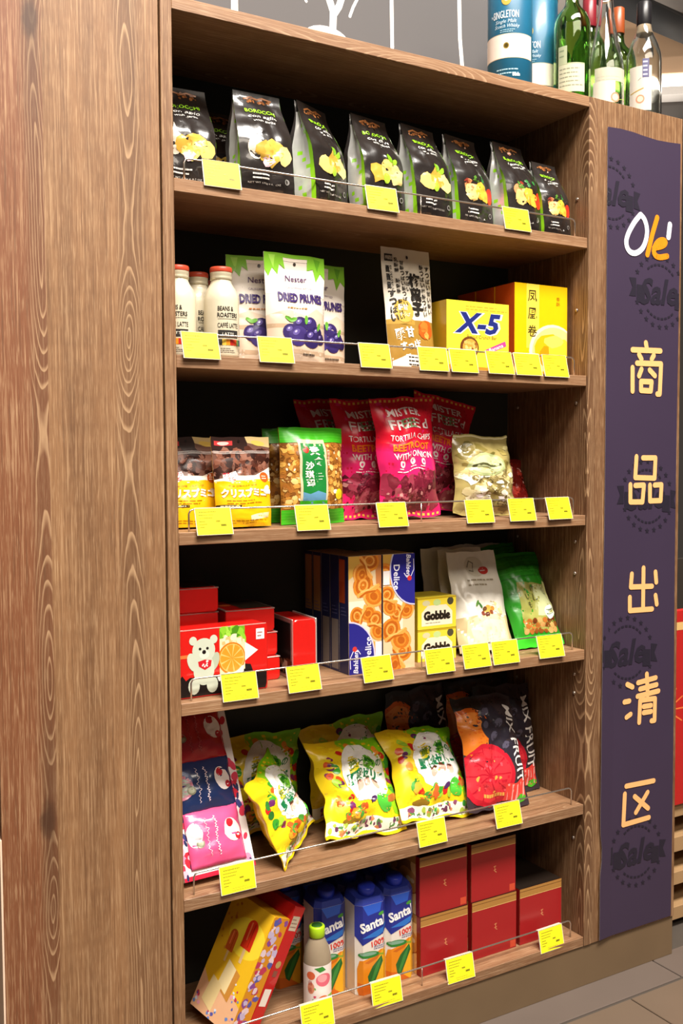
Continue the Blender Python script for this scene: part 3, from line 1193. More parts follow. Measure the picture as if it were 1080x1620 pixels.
def choc(p):
    CH = [ink('4a2418'), ink('36180f'), ink('5c3020'), ink('7a4a38'), ink('2a120c'), ink('8a5c4a')]
    p.rect(0, .50, 1, 1, ink('6b4a3d'), 0)
    p.rect(0, .84, .62, 1, ink('2e1c18'), .5)
    p.poly([(.62, .93), (1, .88), (1, 1), (.58, 1)], ink('c9b07a'), .6)
    p.ell(.80, .93, .12, .04, ink('d9b85a'), 1, 12, -8)
    p.rect(0, .82, 1, .84, ink('a08478'), .8)
    p.scatter(64, .02, .58, .98, .83, .04, .085, CH, 1, .35)
    p.poly([(.0, .52), (.35, .57), (.70, .56), (1, .66), (1, .50), (0, .48)], ink('efe4d2'), 2.2)
    p.poly([(0, 0), (1, 0), (1, .53), (.6, .51), (.3, .52), (0, .50)], ink('f0b50e'), 2.4)
    p.ell(.86, .545, .085, .08, ink('c2561c'), 3, 18)
    p.lines(2, .81, .91, .555, .025, .010, ink('f2dcc0'), 4)
    p.poly([(.13, .58), (.36, .62), (.40, .55), (.28, .50), (.13, .51)], ink('f2e8e0'), 2.8)
    p.text('ザクザク', .25, .585, .045, ink('d2283c'), 4, .24, rot=4, bold=.02)
    p.text('食感', .27, .535, .04, ink('d2283c'), 4, .14, rot=4, bold=.02)
    p.text('クリスプミニ', .47, .375, .10, ink('fff6e0'), 5, .80, bold=.05)
    p.text('クリスプミニ', .478, .370, .105, ink('c98410'), 4.4, .82, bold=.07)
    p.scatter(9, .84, .35, .96, .43, .03, .05, [ink('fff6e6'), ink('f4e6c4')], 5, .2)
    p.text('チョコ味のスナック', .45, .455, .022, ink('6a4310'), 4, .5)
    p.lines(2, .15, .85, .29, .03, .010, ink('a8720a'), 4)
    p.rect(0, .215, .42, .245, ink('2c1a14'), 3)
    p.lines(1, .05, .38, .23, .02, .012, ink('d8c9a0'), 4)
    p.poly([(.55, .06), (.90, .10), (.92, .16), (.55, .12)], ink('f6e6b0'), 3)
    p.lines(2, .2, .9, .07, .025, .008, ink('a8720a'), 4)
    p.rect(.05, .905, .36, .955, ink('c23a3a'), 1.6)
    p.ell(.20, .93, .10, .03, ink('e6b8b0'), 2, 14)
    p.ell(.47, .955, .022, .022, ink('1c1410'), 3, 10)
    for i in range(3):
        p.rect(.02, .815 + i * .012, .98, .818 + i * .012, ink('e6dcd4'), 4)


def choc_pouch(sd):
    return pouch('chocolate_pouch', .124, .175, .045, film('d9a21c'), choc, kind='stand', seed=sd, wr=.0020, seal=.12)


for key, px, Y, sd, rz, lab in (('a', 290, .098, 3.3, -4, 'yellow and brown chocolate snack pouch partly behind the left post'),
                                ('b', 386, .054, 5.8, 2, 'yellow and brown chocolate snack pouch standing next to the nut cracker pack')):
    put('choc' + key, lambda: choc_pouch(sd), (X_at(px, Z, Y), Y, Z + .0006), (-5, 0, rz), lab, 'snack pouch', 'chocolate snack pouches')


def nut_pack():
    w, h, t = .150, .196, .055
    root = empty('nut_cracker_pack')
    S = pouch_surface(w, h, t, kind='pillow', seed=2.4, wr=.0018, seal=.03, pinch=.02)
    pouch_body('film_body', S, film('a86e2c'), root, 24, 30)
    p = Print(w, h, 5)
    p.rect(0, 0, 1, 1, film('a86e2c'), -1)
    G = ink('3fae1e')
    cols = [ink(c) for c in ('c98d3c', 'b27428', 'dba851', '8f5a20', 'e6c077', 'a5672a', '7a4a1c', 'd39a48')]
    for i in range(16):
        for j in range(15):
            p.blob((i + p.rng.random()) / 16, .16 + .68 * (j + p.rng.random()) / 15, p.rng.uniform(.022, .045), p.rng.choice(cols), 1 + ((i + j) % 3) * .3, 7, .35)
    for i in range(12):
        p.ell(p.rng.uniform(.05, .95), p.rng.uniform(.2, .8), .02, .012, ink('f4e6c0'), 2.2, 8, p.rng.uniform(0, 180))
    p.rect(0, .84, 1, 1, G, 3)
    p.rect(0, 0, 1, .15, G, 3)
    p.rect(0, .985, 1, 1, ink('2f8a18'), 3.2)
    for i in range(4):
        p.rect(0, .03 + i * .03, 1, .035 + i * .03, ink('5cc432'), 3.4)
        p.rect(0, .87 + i * .03, 1, .874 + i * .03, ink('5cc432'), 3.4)
    p.rect(.22, .18, .64, .87, ink('cdbf9a'), 4)
    p.rect(.255, .20, .61, .83, ink('1f7a34'), 4.6)
    p.poly([(.255, .20), (.61, .20), (.61, .31), (.48, .34), (.36, .31), (.255, .33)], ink('5d8fae'), 5)
    p.rect(.22, .15, .64, .24, G, 5.2)
    p.ell(.32, .765, .045, .05, ink('c22f1c'), 5.5, 14)
    p.text('素', .45, .755, .095, ink('f2efe4'), 6, .16, bold=.03)
    p.text('食', .50, .645, .095, ink('f2efe4'), 6, .16, bold=.03)
    p.text('沙', .36, .60, .082, ink('f2efe4'), 6, .13, bold=.03)
    p.text('琪', .36, .51, .082, ink('f2efe4'), 6, .13, bold=.03)
    p.text('玛', .37, .42, .082, ink('f2efe4'), 6, .13, bold=.03)
    p.lines(3, .46, .58, .52, .03, .008, ink('cfe0c8'), 6)
    p.rect(.655, .60, .69, .76, ink('e9c3a0'), 4.4)
    p.column('香酥可口', .672, .74, .036, .026, ink('c0391e'), 6, .03)
    p.ell(.86, .30, .075, .075, ink('f0d023'), 4.5, 18)
    p.ell(.78, .33, .04, .03, ink('f4efe2'), 4.3, 10)
    p.build('front_print', root, S, 24, 30, step=.0003)
    return root


for px, Y, rz, lab in ((495, .078, 3, 'green topped nut cracker pack with green label, left of the pink bags'),
                       (470, .150, -4, 'green nut cracker pack standing in the dark behind the front one')):
    put('nutpack', nut_pack, (X_at(px, Z, Y), Y, Z + .0008), (-3, 0, rz), lab, 'snack pack', 'green nut cracker packs')


def beet(p):
    PK, RD, WHI = ink('e8287a'), ink('d6142e'), ink('f6e6e2')
    p.rect(0, 0, 1, 1, ink('e4246a'), 0)
    p.rect(0, .62, 1, 1, RD, .3)
    for i in range(6):
        p.rect(0, .56 + i * .012, 1, .62, ink(['e02060', 'de1e56', 'dc1c4c', 'da1a42', 'd8183a', 'd61632'][i]), .4 + i * .1)
    for i in range(14):
        p.rect(i / 14, .965, i / 14 + .035, .985, ink('e8b04a'), 2)
        p.rect(i / 14, .015, i / 14 + .035, .035, ink('e8b04a'), 2)
    p.text('MISTER', .46, .875, .065, WHI, 4, .56, bold=.02)
    p.text("FREE'd", .50, .775, .085, WHI, 4, .66, bold=.01)
    p.text('EE', .485, .775, .080, ink('7f9a6a'), 4.4, .24, bold=.02)
    p.text('TORTILLA CHIPS', .50, .665, .048, WHI, 4, .72, bold=.01)
    p.text('BEETROOT', .50, .588, .060, ink('f07a1e'), 4, .66, bold=.03)
    p.text('WITH ONION', .52, .515, .052, WHI, 4, .70, bold=.02)
    for x in (.30, .50, .70):
        p.ell(x, .455, .045, .045, WHI, 4, 14)
        p.ell(x, .455, .02, .02, PK, 4.4, 10)
        p.lines(1, x - .06, x + .06, .415, .02, .008, WHI, 4)
    p.lines(1, .2, .8, .39, .02, .008, WHI, 4)
    MR = [ink(c) for c in ('7a1f34', '8f2a40', '611527', '9c3a4c', '70202e', 'a8505a')]
    p.scatter(40, .05, .08, .95, .30, .06, .13, MR, 1.5, .35)
    p.scatter(16, .1, .25, .9, .36, .05, .10, MR, 2.4, .4)
    p.scatter(26, .05, .06, .95, .30, .012, .03, [ink('c98a84'), ink('4a0e1a')], 3.4, .4)


def beet_bag(sd):
    return pouch('beetroot_chip_bag', .172, .262, .062, film('d4163e'), beet, seed=sd, wr=.0040, seal=.06, pinch=.11, crumple=.004)


for key, px, Y, sd, rz, ry, rx, lab in (('c', 532, .225, 8.5, 6, -3, -4, 'pink beetroot chip bag at the back, only its dark upper corner showing'),
                                        ('a', 582, .146, 2.9, 6, 0, -5, 'pink beetroot chip bag behind, between the nut pack and the foremost pink bag'),
                                        ('b', 648, .082, 6.3, 4, -2, -4, 'foremost pink beetroot chip bag, the tallest thing on the third shelf'),
                                        ('c', 686, .178, 8.5, -2, 11, -6, 'pink beetroot chip bag leaning out on the right behind the foremost one')):
    put('beet' + key, lambda: beet_bag(sd), (X_at(px, Z, Y), Y, Z + (.004 + .0015 * abs(ry) if ry else .001)), (rx, ry, rz), lab, 'chip bag', 'pink beetroot chip bags')


def gold(p):
    cols = [ink(c) for c in ('b9a872', 'd3c491', '94834e', 'e6dcb4', '7a6a3c', 'cbb97e', 'efe8cc')]
    p.scatter(60, .05, .04, .95, .55, .05, .11, cols, 1, .35, .6)
    p.scatter(26, .08, .5, .92, .86, .05, .10, [ink('a39250'), ink('8a7c3e'), ink('bcae74'), ink('7a7034')], 1, .3, .6)
    p.ell(.45, .60, .33, .15, ink('a9b27a'), 3, 20, 6)
    p.ell(.45, .60, .29, .12, ink('c3c79a'), 3.3, 20, 6)
    p.stroke([(.2, .58), (.35, .60), (.5, .585), (.68, .61)], .03, ink('4a4a2a'), 4)
    p.rect(0, .965, 1, .985, ink('d9cc9c'), 3)
    p.scatter(14, .3, .15, .8, .45, .03, .06, [ink('f4efdc'), ink('efe4e2')], 3, .4, .5)
    p.lines(3, .55, .9, .16, .03, .01, ink('5a5030'), 4)


Y = .085
put('gold', lambda: pouch('mushroom_crisp_bag', .178, .186, .075, mat('a8985c', rough=.2, coat=.6, vary=.25, scale=25), gold, seed=4.4, wr=.0048, seal=.06, taper=.14, crumple=.005),
    (X_at(768, Z, Y), Y, Z + .001), (-10, 2, -3), 'clear bag of pale golden crisps right of the pink bags', 'snack bag')
Y = .165


def redbag(p):
    p.scatter(30, .05, .05, .95, .95, .05, .12, [ink('8a1f18'), ink('6e1410'), ink('b0392c'), ink('4a0d0a')], 1)
    p.scatter(6, .3, .4, .9, .8, .03, .06, [ink('e6a89a')], 2)


put('redbag', lambda: pouch('red_nut_bag', .12, .15, .05, film('7a1a14'), redbag, seed=1.9, wr=.004), (X_at(838, Z, Y), Y, Z + .001), (-32, 6, -8),
    'small dark red snack bag slumped in the right corner of the third shelf', 'snack bag')

# ------------------------------------------------------------------ fourth shelf
Z = ZS[4]
RED = mat('cf1a14', rough=.28, coat=.5)


def rounded_box(name, w, h, d, m, r=.012, axis='y', n=5):
    """box with four rounded edges along the given axis, origin at the middle of the lower front edge"""
    if axis == 'y':
        a, b, L = w, h, d
    else:
        a, b, L = d, h, w
    ring = []
    for cx, cy, s in ((a / 2 - r, r, -90), (a / 2 - r, b - r, 0), (-a / 2 + r, b - r, 90), (-a / 2 + r, r, 180)):
        for i in range(n + 1):
            t = math.radians(s + 90 * i / n)
            ring.append((cx + r * math.cos(t), cy + r * math.sin(t)))
    N = len(ring)
    vs = []
    e = .0015
    for k, (pos, inset) in enumerate(((0, e), (e, 0), (L - e, 0), (L, e))):
        for x, z in ring:
            q = (x * (1 - 2 * inset / a), b / 2 + (z - b / 2) * (1 - 2 * inset / b))
            vs.append((q[0], pos, q[1]) if axis == 'y' else (pos - L / 2, q[0] + a / 2, q[1]))
    fs = [tuple(range(N)), tuple(range(3 * N, 4 * N))[::-1]]
    for k in range(3):
        for i in range(N):
            j = (i + 1) % N
            fs.append((k * N + i, (k + 1) * N + i, (k + 1) * N + j, k * N + j))
    me = mesh(name, vs, fs, m)
    bm = bmesh.new()
    bm.from_mesh(me)
    bmesh.ops.recalc_face_normals(bm, faces=bm.faces[:])
    bm.to_mesh(me)
    bm.free()
    return me


def bear_box():
    w, h, d = .186, .130, .050
    root = empty('bear_biscuit_tin')
    obj('tin_body', rounded_box('tin_body', w, h, d, RED, .010), root)
    p = Print(w, h, 8)
    p.rect(.01, .01, .99, .99, RED, -1)
    K_ = ink('1c1413')
    p.poly([(.01, .02), (.97, .02), (.985, .10), (.985, .28), (.86, .30), (.84, .24), (.80, .40), (.70, .42), (.64, .30), (.30, .30), (.12, .30), (.08, .26), (.04, .34), (.015, .30)], K_, 1)
    p.rect(.015, .585, .30, .635, ink('e8743a'), 1)
    p.rect(.45, .60, .735, .985, ink('6fae22'), 1)
    p.scatter(18, .46, .72, .73, .96, .03, .06, [ink('8cc832'), ink('4c8a18'), ink('a8d84c')], 1.4)
    p.poly([(.45, .28), (.735, .34), (.735, .78), (.60, .84), (.45, .82)], ink('ecd6ae'), 2)
    p.scatter(10, .46, .72, .72, .84, .02, .04, [ink('f2e2be'), ink('d9b878')], 2.3)
    # half an orange cut open
    p.ell(.585, .52, .155, .165, ink('d97a14'), 3, 26)
    p.ell(.588, .52, .138, .148, ink('f2c06a'), 3.3, 26)
    for i in range(9):
        a = i * 40
        p.ell(.588, .52, .130, .140, ink('e08a1c'), 3.6, 5, 0, a + 3, a + 37)
        p.poly([(.588, .52), (.588 + .128 * math.cos(math.radians(a + 4)), .52 + .138 * math.sin(math.radians(a + 4)) * w / h), (.588 + .128 * math.cos(math.radians(a + 36)), .52 + .138 * math.sin(math.radians(a + 36)) * w / h)], ink('e8952a'), 3.9)
    p.poly([(.735, .46), (.735, .74), (.885, .60)], ink('f2ece4'), 3)
    p.poly([(.42, .26), (.72, .40), (.72, .30), (.44, .20)], ink('efe6da'), 3)
    p.rect(.865, .76, .96, .92, ink('f2eeea'), 2)
    p.lines(2, .88, .95, .86, .05, .02, ink('a05a50'), 3)
    # white bear figure with a red bow
    B, BS = ink('c9cfba'), ink('b4bca4')
    p.ell(.16, .83, .042, .045, B, 4, 14)
    p.ell(.385, .83, .042, .045, B, 4, 14)
    p.ell(.275, .68, .125, .125, B, 4.2, 24)
    p.ell(.275, .40, .115, .16, B, 4.1, 24)
    p.ell(.155, .52, .055, .10, B, 4.3, 16, 20)
    p.ell(.39, .50, .05, .10, BS, 4.0, 16, -20)
    p.ell(.165, .17, .062, .085, B, 4.4, 16)
    p.ell(.365, .17, .062, .085, B, 4.4, 16)
    p.ell(.28, .62, .055, .045, ink('d8dccb'), 4.6, 16)
    for x, y, r in ((.235, .705, .015), (.315, .705, .015), (.278, .655, .022)):
        p.ell(x, y, r, r, K_, 5, 10)
    p.poly([(.21, .52), (.285, .545), (.36, .525), (.35, .44), (.285, .39), (.22, .45)], ink('c8202a'), 5)
    p.scatter(9, .22, .43, .35, .52, .008, .012, [ink('f2dcd8')], 5.3, .1)
    p.rect(.02, .985, .98, .997, ink('e8a49a'), 1)
    p.build('front_print', root, face_S(w, h, d, 'front'))
    return root


Y = .034
put('bear', bear_box, (X_at(355, Z, Y), Y, Z + .0005), (0, 0, 1), 'red biscuit tin with a white bear and a cut orange on its front', 'biscuit tin')


def red_tin():
    w, h, d = .105, .049, .125
    root = empty('red_tin')
    obj('tin_body', rounded_box('tin_body', w, h, d, RED, .008), root)
    obj('rim', rounded_box('rim', w + .002, .003, d + .002, mat('d9b8b0', rough=.25, metal=.6), .0012), root).location = (0, -.001, h - .004)
    p = Print(w, d, 3)
    p.rect(.35, .05, .95, .95, ink('3c332a'), 0)
    p.ell(.2, .5, .12, .12, ink('e8743a'), 1, 14)
    p.build('top_print', root, face_S(w, h, d, 'top'))
    return root


L1, L2 = X_at(313, Z, .105) - .004, X_at(392, Z, .100) + .006
for x, y, k, rz, lab in ((L1, .105, 0, 2, 'lowest red tin of the left stack, behind the bear tin'),
                         (L1 + .000, .103, 1, -1, 'second red tin of the left stack behind the bear tin'),
                         (L1 - .001, .108, 2, 3, 'third red tin up in the left stack, under the top one'),
                         (L1 - .004, .106, 3, -3, 'topmost red tin of the taller left stack'),
                         (L2 + .012, .098, 0, -2, 'lowest red tin of the right stack, its end showing beside the bear tin'),
                         (L2 + .009, .100, 1, 1, 'middle red tin of the right stack, behind the bear tin corner'),
                         (L2 + .002, .102, 2, -3, 'topmost red tin of the right stack, with a dark lid')):
    put('redtin', red_tin, (x, y, Z + .0005 + k * .0497), (0, 0, rz), lab, 'tin', 'stacked red tins')


def slim_tin():
    w, h, d = .052, .122, .118
    root = empty('slim_red_tin')
    obj('tin_body', rounded_box('tin_body', w, h, d, RED, .011), root)
    pr_ = Print(d, h, 3)
    pr_.rect(.06, .06, .94, .94, ink('1d1614'), 0)
    pr_.scatter(10, .5, .05, .95, .3, .04, .09, [ink('8a5a3a'), ink('5a3622'), ink('c9a68a')], 1)
    pr_.build('left_print', root, face_S(w, h, d, 'left'), base=.0022)
    rm = obj('rim', rounded_box('rim', .004, h + .002, d + .001, mat('e8dcd4', rough=.25, metal=.5), .0018), root)
    rm.location = (w / 2, -.0005, -.0008)
    rm2 = obj('rim', rounded_box('rim', .003, h + .002, d + .001, mat('d8a8a0', rough=.25, metal=.5), .0014), root)
    rm2.location = (-w / 2, -.0005, -.0008)
    return root


Y = .066
put('slim', slim_tin, (X_at(482, Z, Y), Y, Z + .0012), (0, 0, -4), 'slim red tin with pale rims standing on edge, left of the blue biscuit boxes', 'tin')


def pretzel(p, cx, cy, s, rot=0):
    """puff pastry twist: two open loops folded over each other"""
    C = [ink('d9842a'), ink('b85e18'), ink('e8a04a'), ink('c9701e'), ink('f0b868')]
    k = p.w / p.h
    c, q = math.cos(math.radians(rot)), math.sin(math.radians(rot))

    def t(x, y):
        return (cx + (x * c - y * q) * s, cy + (x * q + y * c) * s * k)
    for lx, ly in ((-.28, .55), (.28, -.55)):
        p.ell(*t(lx, ly), .86 * s, .80 * s, C[1], 1.8, 20, rot)
    for lx, ly, sg in ((-.28, .55, 1), (.28, -.55, -1)):
        for n in range(4):
            rx, ry = .78 - n * .20, .72 - n * .17
            pts = [t(lx + rx * math.cos(i * .393), ly + ry * math.sin(i * .393) + .15 * sg * rx * math.cos(i * .393)) for i in range(17)]
            p.stroke(pts, (.20 - n * .02) * s, C[n % 4 if sg > 0 else (n + 2) % 4], 2 + n * .3, cap=False)
    p.stroke([t(-.9, .0), t(-.35, .12), t(.3, -.10), t(.9, .05)], .30 * s, C[2], 3.6)
    p.stroke([t(-.8, -.12), t(-.2, -.02), t(.5, -.22)], .14 * s, C[1], 3.9)
    p.stroke([t(-.6, .16), t(.1, .08), t(.8, .16)], .10 * s, C[4], 4.1)


def delice(flip):
    def front(p):
        p.rect(0, 0, 1, 1, ink('dfc69c'), 0)
        p.rect(0, .30, .62, .62, ink('ecdcc2'), .3)
        p.poly([(0, 1), (.4, 1), (.25, .86), (0, .8)], ink('d9a84c'), .4)
        p.poly([(.8, 1), (1, 1), (1, .5), (.86, .6)], ink('c27a44'), .5)

        def c(x, y):
            return (1 - x, 1 - y) if flip else (x, y)
        for x, y, s, r in ((.52, .90, .34, -60), (.60, .70, .36, 20), (.42, .50, .27, 70), (.84, .40, .28, -10), (.72, .15, .34, 80)):
            pretzel(p, *c(x, y), s, r)
        B = ink('28257f')
        cx, cy = c(.0, .14)
        p.ell(cx, cy, .80, .96, ink('c9c4dc'), 5, 32)
        p.ell(cx, cy, .76, .92, B, 5.4, 32)
        rt = -90 if flip else 90
        x, y = c(.58, .20)
        p.text('Delice', x, y, .062, ink('f2eef8'), 7, None, rot=rt, bold=.012)
        x, y = c(.20, .105)
        p.text('Bahlsen', x, y, .046, ink('f2eef8'), 7, None, rot=rt, shear=.2, bold=.015)
        p.stroke([c(.04, .05), c(.03, .14), c(.12, .195), c(.26, .205), c(.34, .17)], .02, ink('e8e4f2'), 6.8)
        x, y = c(.17, .215)
        p.ell(x, y, .07, .07, ink('c8322e'), 7, 12)
        p.rect(*(c(1, .26) + c(.80, .14)) if flip else (.80, .14, 1, .26), m=ink('efe6e2'), layer=6.5)
    return front


def delice_side(k):
    def f(p):
        p.rect(0, 0, 1, 1, ink('262a52'), 0)
        if k == 0:
            p.rect(.0, .60, .62, .97, ink('b0542a'), 1)
            p.rect(0, .60, .62, .78, ink('a8481f'), 1.2)
        elif k == 1:
            p.rect(.15, .02, .9, .45, ink('857a74'), 1)
        else:
            p.rect(.1, .48, .9, .97, ink('a8804e'), 1)
        p.lines(3, .2, .8, .56, .03, .008, ink('5a5c86'), 2)
    return f


row = [(.052, 1, 0), (.0905, 0, 1), (.129, 0, 1), (.1675, 0, 2), (.206, 1, 2)]
for i, (Y, fl, sd) in enumerate(row):
    put('del%d%d' % (0, sd), lambda: carton('pretzel_biscuit_box', .080, .246, .0375, card('d9c49c'), delice(False), delice_side(sd)),
        (.4275, Y, Z + .0004), (0, 0, 0),
        'blue and beige pretzel biscuit box, %s of the left row' % ('foremost', 'second from the front', 'middle one', 'second from the back', 'rearmost')[i], 'biscuit box', 'upright pretzel biscuit boxes')
for i, Y in enumerate((.050, .0885, .127)):
    put('delR', lambda: carton('pretzel_biscuit_box', .080, .246, .0375, card('d9c49c'), delice(True), delice_side(1)),
        (.5105, Y, Z + .0004), (0, 0, 0),
        'upside-down pretzel biscuit box with its blue logo on top, %s of the right row' % ('foremost', 'second', 'third')[i], 'biscuit box', 'upside-down pretzel biscuit boxes')


def gobble(p):
    p.rect(0, 0, 1, 1, ink('e3cc3a'), 0)
    p.poly([(.10, .10), (.90, .10), (.90, .52), (.74, .74), (.26, .74), (.10, .52)], ink('e9dcc0'), 1)
    p.ell(.5, .82, .10, .07, ink('b9cf86'), 1, 14)
    p.ell(.85, .84, .085, .085, ink('4a4632'), 1, 16)
    p.ell(.22, .82, .10, .06, ink('cfc69a'), 1, 14)
    p.text('Gobble', .50, .42, .30, ink('241c14'), 4, .70, bold=.07)
    p.lines(1, .2, .8, .19, .05, .02, ink('8a7c5a'), 3)
    p.rect(0, .95, 1, 1, ink('b89a1e'), 2)


for i in range(2):
    put('gob', lambda: carton('cookie_box', .104, .0705, .09, card('d9c233'), gobble, lambda p: p.rect(0, 0, 1, 1, ink('b89c24'), 0)),
        (.634, .084, Z + .0004 + i * .0712), (0, 0, 0), ('lower of the two small yellow boxes stacked beside the cereal bags', 'upper of the two small yellow boxes stacked beside the cereal bags')[i], 'box', 'small stacked yellow boxes')


def cereal(p):
    p.rect(0, 0, 1, .34, ink('c9b488'), 0)
    p.poly([(.10, .0), (.90, 0), (.88, .30), (.55, .36), (.14, .30)], ink('e2d2a6'), .5)
    p.poly([(.18, .22), (.48, .30), (.80, .27), (.84, .08), (.22, .06)], ink('ecdfba'), .8)
    p.ell(.52, .84, .20, .16, ink('d8d0bc'), 1, 20)
    p.stroke([(.36, .84), (.42, .90), (.50, .88), (.46, .79), (.38, .80)], .02, ink('8a8270'), 1.6)
    p.ell(.70, .80, .11, .06, ink('c2332c'), 2, 18)
    p.lines(1, .63, .77, .80, .02, .012, ink('f2dcd8'), 3)
    p.lines(2, .30, .86, .70, .05, .016, ink('a89c84'), 3)
    p.ell(.55, .385, .09, .07, ink('d9a548'), 2, 14)
    for x, y, c in ((.45, .36, '7a3a2a'), (.52, .34, '5a2a22'), (.60, .36, '8a4a2c'), (.48, .40, '6a4a2a'), (.64, .40, 'c98a3c')):
        p.ell(x, y, .04, .035, ink(c), 2.5, 10)
    p.ell(.36, .46, .06, .02, ink('5a8a3a'), 2.5, 10, 50)
    p.ell(.41, .44, .05, .02, ink('3f7a34'), 2.6, 10, 120)
    p.scatter(12, .6, .36, .85, .46, .02, .04, [ink('efe2b4'), ink('e2cf92')], 1.6)


def cereal_bag(sd):
    return pouch('cereal_bag', .158, .234, .048, mat('eae4d6', rough=.3, coat=.3), cereal, seed=sd, wr=.0032, seal=.05, taper=.16, kind='stand', crumple=.004)


for key, px, Y, sd, rx, ry, rz, lab in (('a', 770, .086, 3.7, -17, 0, -3, 'foremost white cereal bag with a red oval, beside the green bag'),
                                        ('b', 750, .152, 5.1, -13, -2, 0, 'white cereal bag directly behind the foremost one'),
                                        ('a', 718, .210, 3.7, -8, -2, 0, 'dim cereal bag further back, left of the white bag tops'),
                                        ('b', 764, .256, 5.1, -2, 0, 0, 'rearmost cereal bag against the dark back panel')):
    put('cereal' + key, lambda: cereal_bag(sd), (X_at(px, Z, Y), Y, Z + .002), (rx, ry, rz), lab, 'cereal bag', 'white cereal bags')


def greenbag(p):
    p.rect(0, 0, 1, 1, ink('2c8a22'), 0)
    p.poly([(.16, .16), (.94, .14), (.90, .62), (.26, .66)], ink('9a9a4e'), 1)
    p.poly([(.55, .30), (.94, .28), (.90, .62), (.58, .62)], ink('c3c894'), 1.3)
    K_ = ink('33361c')
    p.column('けし', .56, .58, .09, .07, K_, 4, .10)
    p.column('いも', .40, .50, .08, .06, K_, 4, .09)
    NUT = [ink('8a4a1c'), ink('b0682c'), ink('6a3414'), ink('d39a5a')]
    for i in range(7):
        for j in range(3):
            p.ell(.22 + i * .11 + (j % 2) * .05, .15 + j * .05, .055, .05, p.rng.choice(NUT), 2 + j * .2, 10)
    p.ell(.82, .33, .14, .12, ink('dfe6d8'), 3, 16)
    p.lines(2, .72, .92, .35, .04, .012, ink('7a8a6a'), 4)
    p.poly([(.86, .66), (.94, .64), (.98, .30), (.92, .3)], ink('e6e9a0'), 3)
    for i in range(5):
        p.poly([(.0, .70 + i * .06), (1, .72 + i * .06), (1, .735 + i * .06), (0, .71 + i * .06)], ink(['1f6e1c', '3aa02c'][i % 2]), 1.5)
    p.rect(0, 0, 1, .11, ink('3cc02a'), 3)


def green_bag(sd):
    return pouch('green_nut_bag', .138, .240, .050, film('2a8420'), greenbag, seed=sd, wr=.0035, seal=.05, crumple=.004)


for key, px, Y, sd, rx, ry, rz, lab in (('a', 866, .072, 2.1, -27, -1, -2, 'foremost green nut bag, rightmost on the fourth shelf'),
                                        ('b', 842, .160, 6.6, -20, -5, 1, 'dim green nut bag behind, leaning on the back panel')):
    put('greenbag' + key, lambda: green_bag(sd), (X_at(px, Z, Y), Y, Z + .003), (rx, ry, rz), lab, 'snack bag', 'green nut bags')

# ------------------------------------------------------------------ fifth shelf
Z = ZS[5]


def gift_box():
    w, h, d = .152, .345, .030
    root = empty('berry_gift_box')
    obj('tray', box_mesh('tray', -w / 2, w / 2, 0, d, 0, h, card('f0e6e2'), .001), root)
    p = Print(w, h, 11)
    p.rect(.005, .003, .995, .997, card('f0e6e2'), -1)
    p.rect(0, .0, 1, .025, ink('c8203a'), 1)
    for i in range(60):
        sidex = p.rng.choice([p.rng.uniform(.0, .16), p.rng.uniform(.83, 1.0)])
        y = p.rng.uniform(.03, .99)
        c = p.rng.choice(['e88aa8', 'd83a54', '3d3f78', 'f2b4c4', 'c8283a'])
        p.ell(sidex, y, p.rng.uniform(.025, .055), p.rng.uniform(.04, .075), ink(c), 1 + (i % 3) * .3, 12, p.rng.uniform(-40, 40))
        if i % 4 == 0:
            p.ell(sidex + .03, y - .02, .018, .045, ink('2c2f58'), 2, 8, p.rng.uniform(-30, 30))
    p.build('front_print', root, face_S(w, h, d, 'front'))
    for k, (z0, hh, base, fc, sp) in enumerate(((.018, .108, 'e5578a', 'f2a0bc', 1.2), (.122, .100, '22325e', '3a4f86', 2.3), (.218, .115, 'b0161e', 'c83a3a', 3.8))):
        S0 = pouch_surface(.118, hh, .030, kind='pillow', seed=sp, wr=.0022, seal=.04, pinch=.02)

        def S(u, v, off=0., side=-1, S0=S0, z0=z0):
            x, y, z = S0(u, v, off, side)
            return (x, y * (.9 if side < 0 else .1) - .0035, z + z0)
        b = pouch_body('berry_pouch', S, film(base), root, 16, 16)
        tag(b, ['pink berry pouch in the tray', 'navy berry pouch in the tray', 'red berry pouch in the tray'][k])
        q = Print(.118, hh, 20 + k)
        q.ell(.80, .55, .15, .20, ink('efe4e0'), 1, 18, 20)
        q.ell(.76, .68, .07, .07, ink('b8222e'), 2, 12)
        q.ell(.90, .42, .06, .06, ink('b8222e'), 2, 12)
        q.ell(.12, .58, .13, .20, ink('f4dfe4') if k == 0 else ink(fc), 1, 16)
        q.ell(.20, .42, .075, .075, ink('8c8a72'), 2.2, 14)
        q.ell(.20, .42, .05, .05, ink('b4b69a'), 2.5, 12)
        if k == 1:
            q.ell(.05, .5, .20, .20, ink('d98aa0'), 1.5, 20)
            q.ell(.05, .5, .15, .15, ink('b9c2b4'), 1.8, 18)
        # script running up the pouch, too small to read: looping hairline
        for x0, n, wd in ((.50, 46, .010), (.34, 30, .007)):
            q.stroke([(x0 + .020 * math.sin(i * 1.9) + .012 * math.sin(i * .7), .16 + i * .70 / n) for i in range(n)], wd, ink('f2dfe6' if k != 2 else 'c85a5e'), 3, cap=False)
        q.build('front_print', b, S, 16, 16, step=.0003)
    return root


Y = .050
put('gift', gift_box, (X_at(350, Z, Y), Y, Z + .001), (-25, 0, 3), 'white berry gift box holding red, navy and pink pouches, leaning in the left corner', 'gift box')


